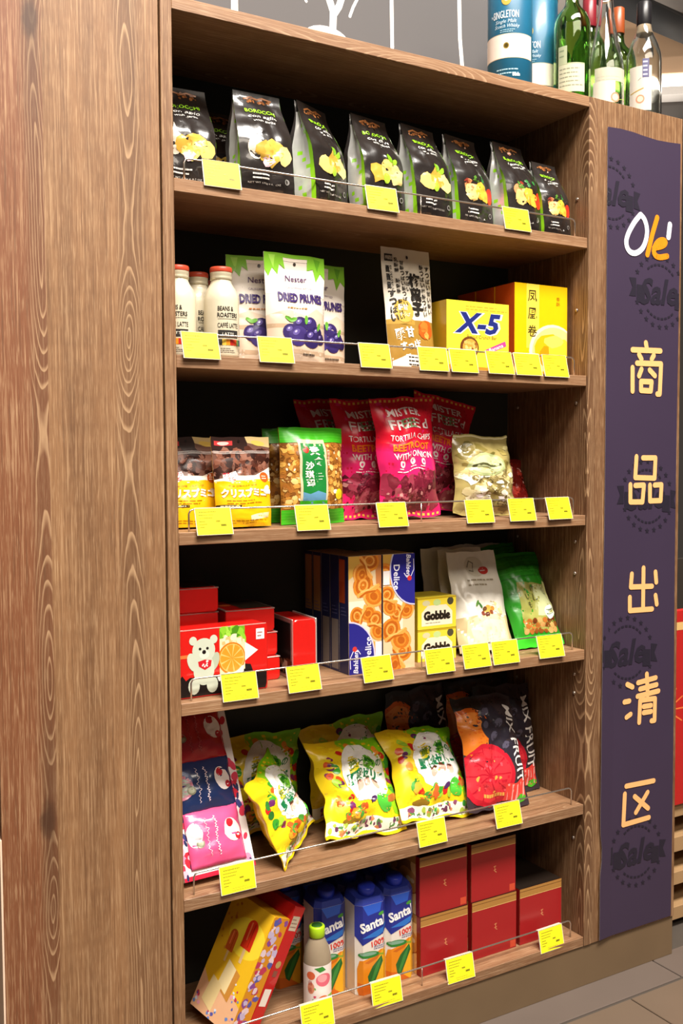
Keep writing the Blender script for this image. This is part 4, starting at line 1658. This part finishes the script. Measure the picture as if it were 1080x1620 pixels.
def jelly(p):
    GR, YE = ink('8fcb1c'), ink('f2d21e')
    p.poly([(0, 0), (1, 0), (1, 1), (0, 1)], YE, 0)
    p.poly([(.34, 1), (1, 1), (1, .14), (.86, .18), (.80, .40), (.78, .60), (.62, .78), (.40, .82)], GR, .4)
    p.poly([(.45, 1), (1, 1), (1, .84), (.5, .93)], ink('7fc818'), .6)
    p.poly([(.88, .84), (1, .80), (1, .45), (.94, .5)], ink('b2de4a'), .6)
    p.poly([(0, .86), (.4, .90), (.38, 1), (0, 1)], ink('e9c11a'), .5)
    veg = [('3f9a2c', .055), ('e05a1e', .04), ('d02a20', .04), ('6a2a62', .04), ('f0932a', .045), ('2f7a30', .045), ('8a2f5c', .035), ('a6d23a', .05)]
    for i in range(46):
        a = p.rng.uniform(0, 6.28)
        r = p.rng.uniform(.36, .52)
        x, y = .55 + r * math.cos(a), .56 + r * math.sin(a) * .72
        if not (.06 < x < .97 and .16 < y < .92):
            continue
        c, s = p.rng.choice(veg)
        p.ell(x, y, s, s * p.rng.uniform(.6, 1), ink(c), 2 + (i % 4) * .3, 10, p.rng.uniform(0, 180))
    p.ell(.56, .60, .335, .30, ink('f7f4ea'), 3.6, 30)
    p.ell(.56, .60, .30, .268, ink('fbf9f2'), 3.8, 30)
    p.ell(.39, .68, .085, .085, ink('d9c81c'), 4, 14)
    p.text('黄', .39, .685, .095, ink('5f7a0c'), 5, .12, bold=.03)
    p.text('と', .50, .685, .07, ink('2f7a3a'), 5, .08, bold=.03)
    p.ell(.63, .70, .095, .075, ink('6cb82c'), 4, 14)
    p.text('緑', .63, .70, .105, ink('1f6e20'), 5, .14, bold=.04)
    p.text('の', .77, .71, .075, ink('2f7a3a'), 5, .09, bold=.03)
    p.text('野菜ゼリー', .565, .57, .125, ink('1a7a48'), 5, .58, bold=.055, rot=3)
    for x, y in ((.44, .46), (.56, .48), (.68, .47)):
        p.ell(x, y, .05, .05, ink('f2b8a4'), 5, 14)
        p.ell(x, y + .025, .048, .03, ink('5a3420'), 5.2, 12, 0, 0, 180)
    p.rect(0, .03, 1, .145, ink('f4f0dc'), 3)
    p.scatter(46, .03, .04, .97, .14, .012, .028, [ink(c) for c in ('3f9a3a', '8a4a6a', 'd98a5a', '5a8a4a', '6a3a5a', 'b0c84a')], 4)
    p.rect(0, 0, 1, .03, ink('e9c81c'), 5)
    p.ell(.26, .17, .11, .03, ink('8a6a1c'), 4.5, 12, 6)
    p.ell(.86, .33, .11, .035, ink('b0682c'), 4.5, 12, 12)
    p.scatter(10, .2, .2, .5, .32, .03, .05, [ink('e8602a'), ink('f2a62c'), ink('4a9a3a')], 4.2)
    p.ell(.60, .29, .05, .025, ink('4a2a5a'), 4.6, 12, 35)
    p.ell(.74, .29, .10, .09, ink('4fb83a'), 4.2, 14)


def jelly_bag(sd, tw=0.):
    return pouch('vegetable_jelly_bag', .224, .212, .068, film('e9c81c'), jelly, seed=sd, wr=.0052, seal=.055, twist=tw, pinch=.11, crumple=.009)


JG = 'vegetable jelly bags'
for key, px, Y, sd, rx, ry, rz, tw, dz, lab in (
        ('b', 410, .212, 6.1, -10, 4, 4, .0, .004, 'dim yellow jelly bag at the back, beside the berry gift box'),
        ('c', 562, .214, 9.2, -10, -4, -3, .0, .006, 'dim jelly bag at the back, behind the middle jelly bag'),
        ('a', 474, .085, 3.2, -26, -9, 46, .15, .018, 'crumpled yellow jelly bag slumped sideways, leftmost of the front three'),
        ('b', 582, .070, 6.1, -32, 7, 6, .0, .012, 'middle jelly bag of the front three, its white circle fully showing'),
        ('c', 696, .074, 9.2, -34, 6, 4, .0, .010, 'rightmost jelly bag of the front three, beside the mixed fruit bags')):
    put('jelly' + key, lambda: jelly_bag(sd, tw), (X_at(px, Z, Y), Y, Z + dz), (rx, ry, rz), lab, 'jelly bag', JG)
    if 'slumped' in lab:
        _kinds['jellya'].scale = (.88, .95, .88)
        settle(_kinds['jellya'], Z)


def mix(p):
    p.rect(0, 0, 1, 1, ink('3a3034'), 0)
    p.rect(0, .78, .42, 1, ink('2a2420'), .3)
    p.ell(.18, .74, .28, .24, ink('d9651a'), 1, 24)
    p.ell(.12, .60, .22, .20, ink('e07a24'), 1.2, 20)
    p.ell(.18, .78, .20, .12, ink('e88a3a'), 1.4, 18)
    for x, y, r in ((.50, .80, .17), (.66, .68, .18), (.52, .58, .18), (.72, .50, .15), (.42, .70, .13)):
        p.ell(x, y, r, r, ink('2f2a34'), 1.6 + x, 20)
        p.ell(x - r * .3, y + r * .3, r * .45, r * .28, ink('575264'), 2.6, 12, 30)
    p.ell(.34, .30, .42, .40, ink('c21f30'), 3, 30)
    p.ell(.34, .30, .36, .34, ink('d8303a'), 3.2, 30)
    for i in range(10):
        a = math.radians(i * 36)
        p.stroke([(.34, .30), (.34 + .34 * math.cos(a), .30 + .24 * math.sin(a))], .018, ink('b0182a'), 3.5, cap=False)
    p.scatter(16, .1, .15, .6, .45, .012, .03, [ink('f0a04a'), ink('e8505a')], 3.8)
    p.text('MIX FRUIT', .86, .55, .155, ink('ece6e2'), 5, .86 * p.h / p.w * .95, rot=-90) if False else None
    p.text('MIX FRUIT', .86, .55, .105, ink('f0ebe6'), 5, None, rot=-90, bold=.012)
    p.poly([(.62, .20), (.95, .24), (.95, .05), (.55, .06)], ink('e2443a'), 4)
    for i in range(5):
        p.poly([(.64 + i * .07, .20), (.67 + i * .07, .205), (.64 + i * .07, .06), (.61 + i * .07, .06)], ink('f0a098'), 4.3)
    p.ell(.86, .07, .09, .05, ink('4fae2c'), 4.6, 14)
    p.text('Juicy', .45, .13, .06, ink('f0b85a'), 5, .36, rot=6, shear=.3) if False else p.lines(1, .25, .62, .12, .02, .03, ink('e0a04a'), 5, .4)


def mix_bag(sd):
    return pouch('mixed_fruit_bag', .180, .262, .050, film('2e262a'), mix, seed=sd, wr=.0042, seal=.055, crumple=.007)


for key, px, Y, sd, rx, ry, rz, dz, lab in (
        ('b', 668, .246, 4.9, -5, -3, 0, .006, 'dark mixed fruit bag at the back, above the jelly bags'),
        ('a', 746, .252, 2.5, -1, 2, 0, .006, 'dark crumpled fruit bag at the back, left of the mixed fruit row'),
        ('b', 842, .142, 4.9, -14, 3, -2, .008, 'mixed fruit bag furthest right, its lettering beside the shelf side'),
        ('a', 790, .062, 2.5, -20, 4, 2, .010, 'foremost mixed fruit bag, between the jelly bags and the right one')):
    put('mix' + key, lambda: mix_bag(sd), (X_at(px, Z, Y), Y, Z + dz), (rx, ry, rz), lab, 'fruit bag', 'dark mixed fruit bags')

# ------------------------------------------------------------------ bottom shelf
Z = ZS[6]


def ice_front(p):
    p.rect(0, 0, 1, 1, ink('eab824'), 0)
    p.ell(.62, .72, .42, .30, ink('f4d63a'), .4, 24)
    p.poly([(0, 0), (1, 0), (1, .22), (.6, .30), (.2, .24), (0, .32)], ink('e8b48a'), .6)
    for x, y, s, c in ((.66, .76, 1., 'd8341a'), (.34, .64, .75, 'c85a24')):
        p.ell(x, y + .06 * s, .12 * s, .12 * s, ink(c), 2, 20)
        p.rect(x - .12 * s, y - .12 * s, x + .12 * s, y + .06 * s, ink(c), 2.1)
        p.rect(x - .03 * s, y - .24 * s, x + .03 * s, y - .12 * s, ink('e8c488'), 2)
        p.rect(x - .05 * s, y - .05 * s, x - .02 * s, y + .10 * s, ink('f07a4a'), 2.5)
        p.rect(x + .03 * s, y - .10 * s, x + .045 * s, y + .10 * s, ink('a8240f'), 2.5)
    p.poly([(.40, .26), (.72, .20), (.78, .44), (.46, .50)], ink('c98a3a'), 2.8)
    p.poly([(.38, .28), (.62, .24), (.66, .46), (.44, .50)], ink('efd8a0'), 3)
    p.poly([(.18, .10), (.46, .05), (.50, .28), (.24, .32)], ink('ecd296'), 3.2)
    BL = [ink('5a5aa8'), ink('d8e0ea'), ink('c23a5a'), ink('6a8ac8'), ink('e8a0b0')]
    p.scatter(8, .04, .02, .2, .14, .015, .035, BL, 3)
    p.scatter(12, .74, .08, .98, .40, .015, .03, BL, 3)
    p.scatter(9, .4, .0, .7, .10, .015, .035, BL, 3)
    p.scatter(10, .05, .5, .25, .95, .012, .03, [ink('c87a2a'), ink('d9952e')], 2)


def ice_side(p):
    p.rect(0, 0, 1, 1, ink('d98f1e'), 0)
    BL = [ink('5a5aa8'), ink('c9b8d8'), ink('c23a5a'), ink('e8d0d8'), ink('8a4a9a')]
    for i in range(18):
        p.scatter(3, .1, .04 + i * .053, .9, .07 + i * .053, .08, .2, BL, 1 + (i % 3) * .3)


LOL = (math.radians(-24.95), math.radians(7.12), math.radians(-75.87))
o = put('ice', lambda: carton('ice_lolly_biscuit_box', .125, .235, .045, card('e0a81e'), ice_front, ice_side, None, ice_side),
        (.0816, .0866, .1484), (0, 0, 0), 'yellow biscuit box with red ice lollies, tilted in the bottom left corner', 'biscuit box')
o.rotation_euler = LOL
settle(o, Z + .0012)


def redflat(p):
    p.rect(.10, .05, .90, .06, ink('8a0f10'), 1)


def redflat_side(p):
    p.rect(.15, .80, .85, .92, ink('c9b8a0'), 1)
    p.lines(3, .2, .8, .89, .03, .01, ink('8a6a5a'), 2)
    p.rect(.15, .18, .80, .32, ink('efe4d8'), 1)
    p.ell(.5, .52, .25, .25, ink('b89a5a'), 1, 12)
    p.rect(.3, .42, .7, .47, ink('8a4a3a'), 1)


o = put('redflat', lambda: carton('red_flat_box', .14, .247, .030, mat('c0181a', rough=.35, coat=.3), redflat, None, None, redflat_side),
        (.1275, .1065, .1454), (0, 0, 0), 'red flat box with white labels leaning behind the yellow lolly box', 'box')
o.rotation_euler = LOL
settle(o, Z + .0012)


def soda():
    root = empty('peach_soda_bottle')
    r = .0295
    obj('bottle_body', lathe_mesh('bottle_body', [(.020, 0), (.026, .002), (r, .010), (r, .095), (.0285, .112), (.024, .132), (.0165, .148), (.0125, .153), (.0125, .166)], mat('93836c', rough=.12, coat=.5, vary=.12, scale=30), 32), root)
    cp = obj('cap', lathe_mesh('cap', [(.0150, .152), (.0165, .154), (.0165, .172), (.0155, .1745), (.012, .175)], mat('a8d01e', rough=.35), 24), root)
    obj('cap_top', lathe_mesh('cap_top', [(.0118, .1746), (.0110, .1758), (.002, .176)], mat('2c5a1c', rough=.4), 20), cp)
    p = Print(2.1 * r, .092, 4)
    p.rect(0, 0, 1, 1, ink('efe2da'), 0)
    p.ell(.66, .68, .22, .22, ink('e06a7a'), 1, 20)
    p.ell(.62, .72, .14, .13, ink('f0a0a4'), 1.3, 16)
    p.poly([(.40, .95), (.62, .99), (.72, .90), (.55, .86)], ink('3a8a34'), 2)
    p.ell(.30, .78, .12, .14, ink('d8643c'), 1, 16)
    p.ell(.64, .26, .13, .10, ink('e07038'), 1, 16)
    p.ell(.56, .20, .05, .04, ink('5aa84a'), 2, 10)
    p.ell(.30, .50, .10, .20, ink('d98a6a'), .8, 14)
    p.scatter(14, .25, .05, .8, .5, .015, .04, [ink('d84a6a'), ink('5aa84a'), ink('e89a4a')], 2)
    p.rect(.78, 0, 1, .3, ink('8ac04a'), .7)
    p.column('白桃', .28, .62, .16, .11, ink('a83a3a'), 3, .1)
    p.build('label_print', root, cyl_S(r, .092, .010, -170, -20), 14, 1, base=.0003)
    return root


Y = .056
put('soda', soda, (X_at(502, Z, Y), Y, Z + .0005), (0, 0, -20), 'small clear peach drink bottle with a lime green cap', 'bottle')


def santal():
    """one litre carton with chamfered corners, sloping top and a blue screw cap"""
    w, d, h, c = .076, .070, .196, .013
    root = empty('juice_carton')
    ring = [(-w / 2 + c, 0), (w / 2 - c, 0), (w / 2, c), (w / 2, d - c), (w / 2 - c, d), (-w / 2 + c, d), (-w / 2, d - c), (-w / 2, c)]
    vs = [(x, y, 0) for x, y in ring] + [(x, y, h * .985 if y < d / 2 else h) for x, y in ring]
    top = [(x * .86, .006 + y * .86, h + .008 + (y / d) * .012) for x, y in ring]
    vs += top
    fs = [tuple(range(8))[::-1], tuple(range(16, 24))]
    for k in (0, 8):
        for i in range(8):
            j = (i + 1) % 8
            fs.append((k + i, k + j, k + 8 + j, k + 8 + i))
    mi = [0, 1] + [0] * 8 + [1] * 8
    obj('carton_body', mesh('carton_body', vs, fs, [card('ded3c8'), card('27348c')], mi), root)
    cp = lathe_mesh('cap', [(.017, 0), (.0185, .001), (.0185, .016), (.0165, .0185), (.002, .019)], mat('2436b0', rough=.35, vary=.1), 24)
    co = obj('cap', cp, root)
    co.location = (0, d * .42, h + .011)
    co.rotation_euler = (math.radians(10), 0, 0)
    fw = w - 2 * c
    # wrap-round print: chamfer, front, chamfer
    L = fw + 2 * c * 1.414
    p = Print(L, h, 6)
    B, LB = ink('262f88'), ink('2f6fc0')
    p.poly([(.0, 1), (1, 1), (1, .72), (.98, .665), (.20, .56), (.06, .635), (.0, .66)], B, 1)
    p.poly([(.18, .635), (.99, .74), (.99, .70), (.62, .62)], LB, 1.5)
    p.poly([(.20, 1), (.75, 1), (.70, .90), (.35, .88)], ink('2f5cc8'), 1.3)
    p.text('Santal', .49, .775, .115, ink('f2efee'), 4, .70, rot=11, bold=.035)
    p.ell(.74, .875, .09, .045, ink('4a9a3a'), 4, 12, 15)
    p.text('100%', .66, .56, .065, ink('d8342c'), 4, .42, rot=7, bold=.02)
    p.lines(2, .52, .98, .515, .022, .008, ink('6a6a9a'), 4)
    p.poly([(.10, 0), (.99, 0), (1, .46), (.72, .47), (.40, .40), (.12, .385), (.06, .30), (.06, .05)], ink('d9821a'), 1)
    p.poly([(.55, .0), (1, 0), (1, .46), (.76, .46), (.60, .35)], ink('e0a422'), 1.3)
    p.poly([(.10, 0), (.75, 0), (.45, .10), (.07, .14)], ink('c9621a'), 1.4)
    p.poly([(.25, .36), (.72, .42), (.60, .37), (.36, .34)], ink('c2661a'), 1.6)
    p.ell(.38, .44, .30, .085, ink('2f7a32'), 2, 20, -6)
    p.ell(.36, .45, .24, .045, ink('7aa088'), 2.3, 16, -6)
    p.poly([(.74, .40), (.78, .33), (.62, .18), (.48, .06), (.38, .10), (.34, .20), (.48, .30)], ink('27602a'), 2)
    p.poly([(.74, .39), (.66, .26), (.46, .09), (.42, .12), (.56, .28)], ink('3a8038'), 2.3)
    p.stroke([(.68, .42), (.80, .41), (.82, .45)], .05, ink('8a9a2a'), 2.5)

    def S(u, v, o):
        s = u * L
        cl = c * 1.414
        if s < cl:
            t = s / cl
            x, y = -w / 2 + c * t, c - c * t
            return (x - o * .7, y - o * .7, v * h * .985)
        if s > cl + fw:
            t = (s - cl - fw) / cl
            return (w / 2 - c + c * t + o * .7, c * t - o * .7, v * h * .985)
        return (-w / 2 + c + s - cl, -o, v * h * .985)
    # cut exactly at the creases
    q = []
    for tri, m, l in p.t:
        parts = [tri]
        for val in (c * 1.414 / L, (c * 1.414 + fw) / L):
            nx = []
            for t_ in parts:
                for less in (True, False):
                    r_ = _cut(t_, 0, val, less)
                    if len(r_) >= 3:
                        nx += [[r_[0], r_[i], r_[i + 1]] for i in range(1, len(r_) - 1)]
            parts = nx
        q += [(t_, m, l) for t_ in parts]
    p.t = q
    p.build('front_print', root, S)
    return root


for x, Y, lab in ((.440, .046, 'foremost orange juice carton, middle of the front row'),
                  (.519, .058, 'orange juice carton beside the red gift boxes'),
                  (.360, .080, 'orange juice carton right behind the small peach drink bottle'),
                  (.300, .160, 'orange juice carton in the dark, left of the peach drink bottle cap'),
                  (.521, .136, 'juice carton in the second row, behind the one beside the gift boxes'),
                  (.443, .126, 'juice carton in the second row behind the foremost carton'),
                  (.380, .200, 'juice carton at the back left, almost lost in the dark')):
    put('santal', santal, (x, Y, Z + .0005), (0, 0, 0), lab, 'juice carton', 'orange juice cartons')


def chest_front(p):
    p.rect(0, 0, 1, 1, ink('9c2022'), 0)
    p.rect(0, .845, 1, 1, ink('a8783c'), 1)
    p.rect(0, .945, 1, .955, ink('6a4420'), 1.5)
    p.rect(0, .84, 1, .85, ink('d9b06a'), 1.5)
    G = ink('d08a5a')
    p.stroke([(.50, .52), (.55, .53)], .012, G, 2)
    p.stroke([(.525, .53), (.525, .44), (.56, .42)], .012, G, 2)
    p.stroke([(.50, .46), (.55, .47)], .012, G, 2)
    p.rect(.86, .02, .985, .14, ink('c84a30'), 1.5)


def chest_side(p):
    p.rect(0, 0, 1, 1, ink('8a5a34'), 0)
    p.rect(0, .0, 1, .3, ink('e2d2c0'), .5)
    for i in range(26):
        x, y = p.rng.uniform(.05, 1), p.rng.uniform(.15, .85)
        r = p.rng.uniform(.10, .17)
        p.ell(x, y, r, r * .9, ink(p.rng.choice(['7a3a1c', '9a5024', '5a2812', 'c98a4a', 'e0b478'])), 1 + (i % 5) * .25, 14)
        p.ell(x + r * .3, y + .03, r * .3, r * .2, ink('e6c8a0'), 2.6, 8)
    p.rect(0, .86, 1, 1, ink('a8783c'), 3)
    p.rect(.93, 0, 1, 1, ink('8a1616'), 3.4)


for x, k, lab in ((.626, 0, 'lower red gift box of the left stack, beside the juice cartons'), (.626, 1, 'upper red gift box of the left stack, under the jelly shelf'),
                  (.767, 0, 'lower red gift box of the middle stack'), (.767, 1, 'upper red gift box of the middle stack, tops nearly touching the shelf'),
                  (.906, 0, 'single red gift box standing alone at the right end')):
    put('chest', lambda: carton('red_gift_box', .128, .132, .20, card('941e20'), chest_front, chest_side, lambda p: p.rect(0, 0, 1, 1, ink('231b16'), 0)),
        (x, .046 + k * .003, Z + .0004 + k * .1328), (0, 0, 0), lab, 'gift box', 'stacked red gift boxes')

# ------------------------------------------------------------------ on top of the unit: whisky tubes and bottles
Z = 2.0772


def whisky():
    r, h = .0495, .27
    root = empty('whisky_tube')
    obj('tube_body', lathe_mesh('tube_body', [(r - .001, 0), (r, .001), (r, h - .001), (r - .001, h)], mat('1b5f7e', rough=.4, coat=.1), 40), root)
    obj('rim', lathe_mesh('rim', [(r + .0006, h - .004), (r + .0006, h + .002), (r - .004, h + .0025)], mat('c9ccd0', rough=.25, metal=.9), 40), root)
    obj('base_rim', lathe_mesh('base_rim', [(r + .0006, 0), (r + .0006, .004), (r, .0045)], mat('c9ccd0', rough=.25, metal=.9), 40), root)
    p = Print(3.0 * r, h, 2)
    p.rect(0, .215, 1, .40, ink('e8dccf'), 1)
    p.rect(0, .40, 1, .405, ink('bfae8c'), 1.2)
    p.rect(0, .21, 1, .215, ink('bfae8c'), 1.2)
    WHI = ink('e6ecee')
    p.text('THE', .275, .555, .02, WHI, 3, .05)
    p.text('SINGLETON', .51, .56, .060, WHI, 3, .42, bold=.01)
    p.text('Single Malt', .51, .50, .036, ink('c9dce4'), 3, .34, shear=.3)
    p.text('Scotch Whisky', .53, .462, .036, ink('c9dce4'), 3, .40, shear=.3)
    p.lines(2, .42, .66, .435, .015, .006, ink('9cc0cc'), 3)
    p.ell(.52, .31, .045, .045, ink('8a7428'), 2, 18)
    p.ell(.52, .31, .03, .03, ink('4a3c10'), 2.4, 14)
    p.ell(.52, .68, .08, .09, ink('c9a44a'), 2, 16)
    p.ell(.52, .70, .05, .07, ink('efe0b8'), 2.4, 14)
    p.lines(2, .36, .80, .12, .03, .010, ink('9cc0cc'), 3)
    p.lines(1, .62, .80, .075, .03, .02, ink('d8e6ea'), 3)
    p.build('label_print', root, cyl_S(r, h, 0, -170, -10), 18, 1, base=.0003)
    return root


for px, Y, rz, lab in ((806, .070, -52, 'blue whisky tube in front on top of the shelf unit'),
                       (848, .165, -66, 'blue whisky tube behind the front one, next to the green bottle')):
    put('whisky', whisky, (X_at(px, Z, Y), Y, Z + .0003), (0, 0, rz), lab, 'tube', 'blue whisky tubes')


def glass(h_, dens=1.):
    key = 'glass' + h_
    if key in _mats:
        return _mats[key]
    m = bpy.data.materials.new('glass_' + h_)
    m.use_nodes = True
    b = m.node_tree.nodes['Principled BSDF']
    b.inputs['Base Color'].default_value = lin(h_) + [1]
    b.inputs['Roughness'].default_value = .03
    b.inputs['Transmission Weight'].default_value = 1.0
    b.inputs['IOR'].default_value = 1.45
    _mats[key] = m
    return m


def bottle(name, prof, g, capm, cap, labels, wall=.0035):
    root = empty(name)
    inner = [(max(.002, r - wall), z + (wall if i == 0 else 0)) for i, (r, z) in enumerate(prof)]
    full = prof + [(prof[-1][0] - .001, prof[-1][1] + .001)] + inner[::-1]
    obj('glass_body', lathe_mesh('glass_body', full, g, 36), root)
    if cap:
        r, z0, z1 = cap
        obj('cap', lathe_mesh('cap', [(r, z0), (r + .0004, z0 + .001), (r, z1 - .002), (r - .002, z1), (.002, z1 + .0002)], capm, 24), root)
    for (r, z0, h, a0, a1, fn) in labels:
        p = Print(r * math.radians(a1 - a0), h, 5)
        fn(p)
        p.build('label', root, cyl_S(r, h, z0, a0, a1), 12, 1, base=.0005)
    return root


BORD = [(.030, 0), (.040, .002), (.0425, .008), (.0425, .175), (.041, .190), (.034, .208), (.022, .222), (.0165, .232), (.0148, .250), (.0142, .30), (.0155, .302), (.0155, .312)]
VOD = [(.030, 0), (.040, .002), (.043, .008), (.0425, .150), (.041, .165), (.034, .188), (.025, .208), (.019, .224), (.0165, .240), (.0155, .26), (.0155, .285)]
SLIM = [(.030, 0), (.040, .002), (.043, .008), (.043, .095), (.041, .115), (.033, .150), (.026, .185), (.020, .220), (.0165, .26), (.0155, .30)]


def wine_label(p):
    p.rect(0, 0, 1, .62, ink('c4c2a6'), 0)
    p.rect(0, .62, .35, 1, ink('aeb492'), 0)
    p.rect(0, .60, 1, .61, ink('8a9a6a'), 1)
    p.lines(5, .06, .92, .50, .09, .025, ink('8a8a74'), 1)
    p.lines(2, .05, .3, .9, .12, .03, ink('7a8a6a'), 1)


def clear_label(p):
    p.rect(0, 0, .62, .58, ink('cfc4b6'), 0)
    p.rect(.05, .58, 1, .95, ink('bdb7a2'), 0)
    p.ell(.62, .14, .13, .13, ink('d9876a'), 2, 18)
    p.ell(.62, .14, .09, .09, ink('efc0a8'), 2.3, 16)
    p.stroke([(.5, .06), (.75, .09), (.98, .14)], .015, ink('9ab84a'), 2)
    p.lines(2, .1, .9, .70, .08, .015, ink('b4aa98'), 1)


def vod_label(p):
    p.rect(.0, .0, .70, .85, ink('cfc4b6'), 0)
    p.rect(.42, .62, .62, .98, ink('5a5878'), 1)
    p.lines(4, .44, .60, .92, .08, .03, ink('c9c6d6'), 1.5)
    p.ell(.36, .22, .13, .13, ink('d9876a'), 2, 18)
    p.ell(.36, .22, .09, .09, ink('efc0a8'), 2.3, 16)
    p.stroke([(.05, .34), (.45, .42)], .03, ink('b09040'), 2)
    p.stroke([(.30, .58), (.38, .62)], .02, ink('8a8a7a'), 2)


GB, GC = glass('b4dc8c'), glass('fbfefc')
for key, px, Y, sz, prof, g, capm, cap, labels, nm, lab in (
        ('gw', 904, .070, 1., BORD, GB, None, None, [(.0426, .020, .105, -178, -92, wine_label)], 'wine_bottle', 'green wine bottle with a pale back label, nearest the blue tubes'),
        ('cs', 957, .066, 1.0, SLIM, GC, None, None, [(.0432, .012, .085, -175, -60, clear_label)], 'spirit_bottle', 'clear slim bottle with a pale label, between two green bottles'),
        ('cv', 1017, .075, 1.0, VOD, GC, mat('1c1a1c', rough=.35), (.0175, .236, .292), [(.0431, .020, .125, -185, -80, vod_label)], 'spirit_bottle', 'clear bottle with a black cap at the right end of the top'),
        ('gr', 931, .165, 1.0, BORD, GB, mat('7a1c26', rough=.35), (.0165, .245, .316), [], 'wine_bottle', 'green wine bottle with a dark red capsule, standing behind'),
        ('go', 976, .175, 1.0, BORD, GB, mat('8f4520', rough=.35), (.0158, .255, .320), [], 'wine_bottle', 'green wine bottle with an orange-brown capsule, behind the clear bottle'),
        ('gb', 881, .240, .93, BORD, GB, mat('1a1a1c', rough=.35), (.0165, .285, .316), [(.0145, .2, .05, -180, 0, lambda p: p.rect(0, 0, 1, 1, ink('cfc4b8'), 0))], 'wine_bottle', 'bottle with a black capped pale neck beside the blue tubes')):
    o = put('bt' + key, lambda: bottle(nm, prof, g, capm, cap, labels), (X_at(px, Z, Y), Y, Z + .0003), (0, 0, 0), lab, 'bottle', 'bottles on top of the unit')
    o.scale = (sz, sz, sz)
    if key == 'cv':
        obj('neck_band', lathe_mesh('neck_band', [(.0186, .214), (.0190, .216), (.0172, .236), (.0168, .237)], mat('b9a488', rough=.4), 24), o)

# ------------------------------------------------------------------ yellow price tags hooked on the guard rails


def price_tag():
    w, h = .071, .050
    root = empty('price_tag')
    obj('holder', box_mesh('holder', -w / 2 - .0012, w / 2 + .0012, .0006, .0022, -h - .0008, .001, mat('e8e2cf', rough=.2, coat=.4)), root)
    obj('hook', box_mesh('hook', -w / 2, w / 2, .0006, .0095, .0000, .0014, mat('e8e2cf', rough=.2, coat=.4)), root)
    p = Print(w, h, 12)
    p.rect(0, 0, 1, 1, mat('eae01e', rough=.5, vary=.03), 0)
    T = ink('8a8420')
    p.lines(1, .10, .70, .86, .1, .030, T, 2, .35)
    p.lines(2, .08, .55, .74, .11, .025, T, 2, .3)
    p.lines(3, .08, .30, .50, .11, .03, T, 2, .6)
    p.lines(1, .55, .75, .50, .1, .06, T, 2, .4)
    p.lines(1, .68, .92, .34, .1, .08, ink('6a6418'), 2, .35)
    p.lines(2, .30, .95, .16, .08, .015, ink('a8a030'), 2, .3)
    p.build('paper', root, lambda u, v, o: (-w / 2 + u * w, .0006 - o, -h + v * h), base=.0003)
    return root


Z = 0.
TAGS = [
    (1, 352, 'under the garlic chip bag, leftmost on the top shelf'), (1, 605, 'under the olive chip bags, middle of the top shelf'), (1, 818, 'under the pizza chip bags, rightmost on the top shelf'),
    (2, 318, 'in front of the coffee bottles'), (2, 437, 'in front of the prune pouches'), (2, 594, 'below the left side of the plum pouch'),
    (2, 686, 'between the plum pouch and the peanut bar carton'), (2, 734, 'under the left half of the peanut bar carton'), (2, 791, 'under the right side of the peanut bar carton'),
    (2, 835, 'under the left side of the front egg roll carton'), (2, 879, 'under the right side of the front egg roll carton'),
    (3, 339, 'in front of the chocolate pouches'), (3, 495, 'in front of the green nut cracker pack'), (3, 621, 'under the foremost pink bag'),
    (3, 759, 'under the pale golden crisps'), (3, 826, 'left of the last one on the third shelf'), (3, 884, 'rightmost on the third shelf'),
    (4, 380, 'in front of the bear tin'), (4, 481, 'in front of the slim red tin'), (4, 597, 'under the upright biscuit boxes'), (4, 696, 'under the two small yellow boxes'),
    (4, 754, 'under the left side of the white cereal bag'), (4, 800, 'under the right side of the white cereal bag'), (4, 871, 'under the foremost green bag'),
    (5, 377, 'below the berry gift box'), (5, 684, 'under the rightmost front jelly bag'), (5, 804, 'under the mixed fruit bags'),
    (6, 503, 'below the peach drink bottle, cut by the picture edge'), (6, 613, 'below the foremost juice carton'), (6, 729, 'below the left gift box stack'), (6, 873, 'below the single gift box at the right')]
rt = random.Random(4)
for k, px, where in TAGS:
    z = ZS[k] + .0428
    yy = .0095
    lowshelf = 12 if k < 6 else 9
    put('tag', price_tag, (X_at(px - 3, z, yy), yy, z), (-(lowshelf + 3 + rt.uniform(-2, 2)), 0, rt.uniform(-2.5, 2.5)),
        'yellow price tag ' + where, 'price tag', 'yellow price tags')
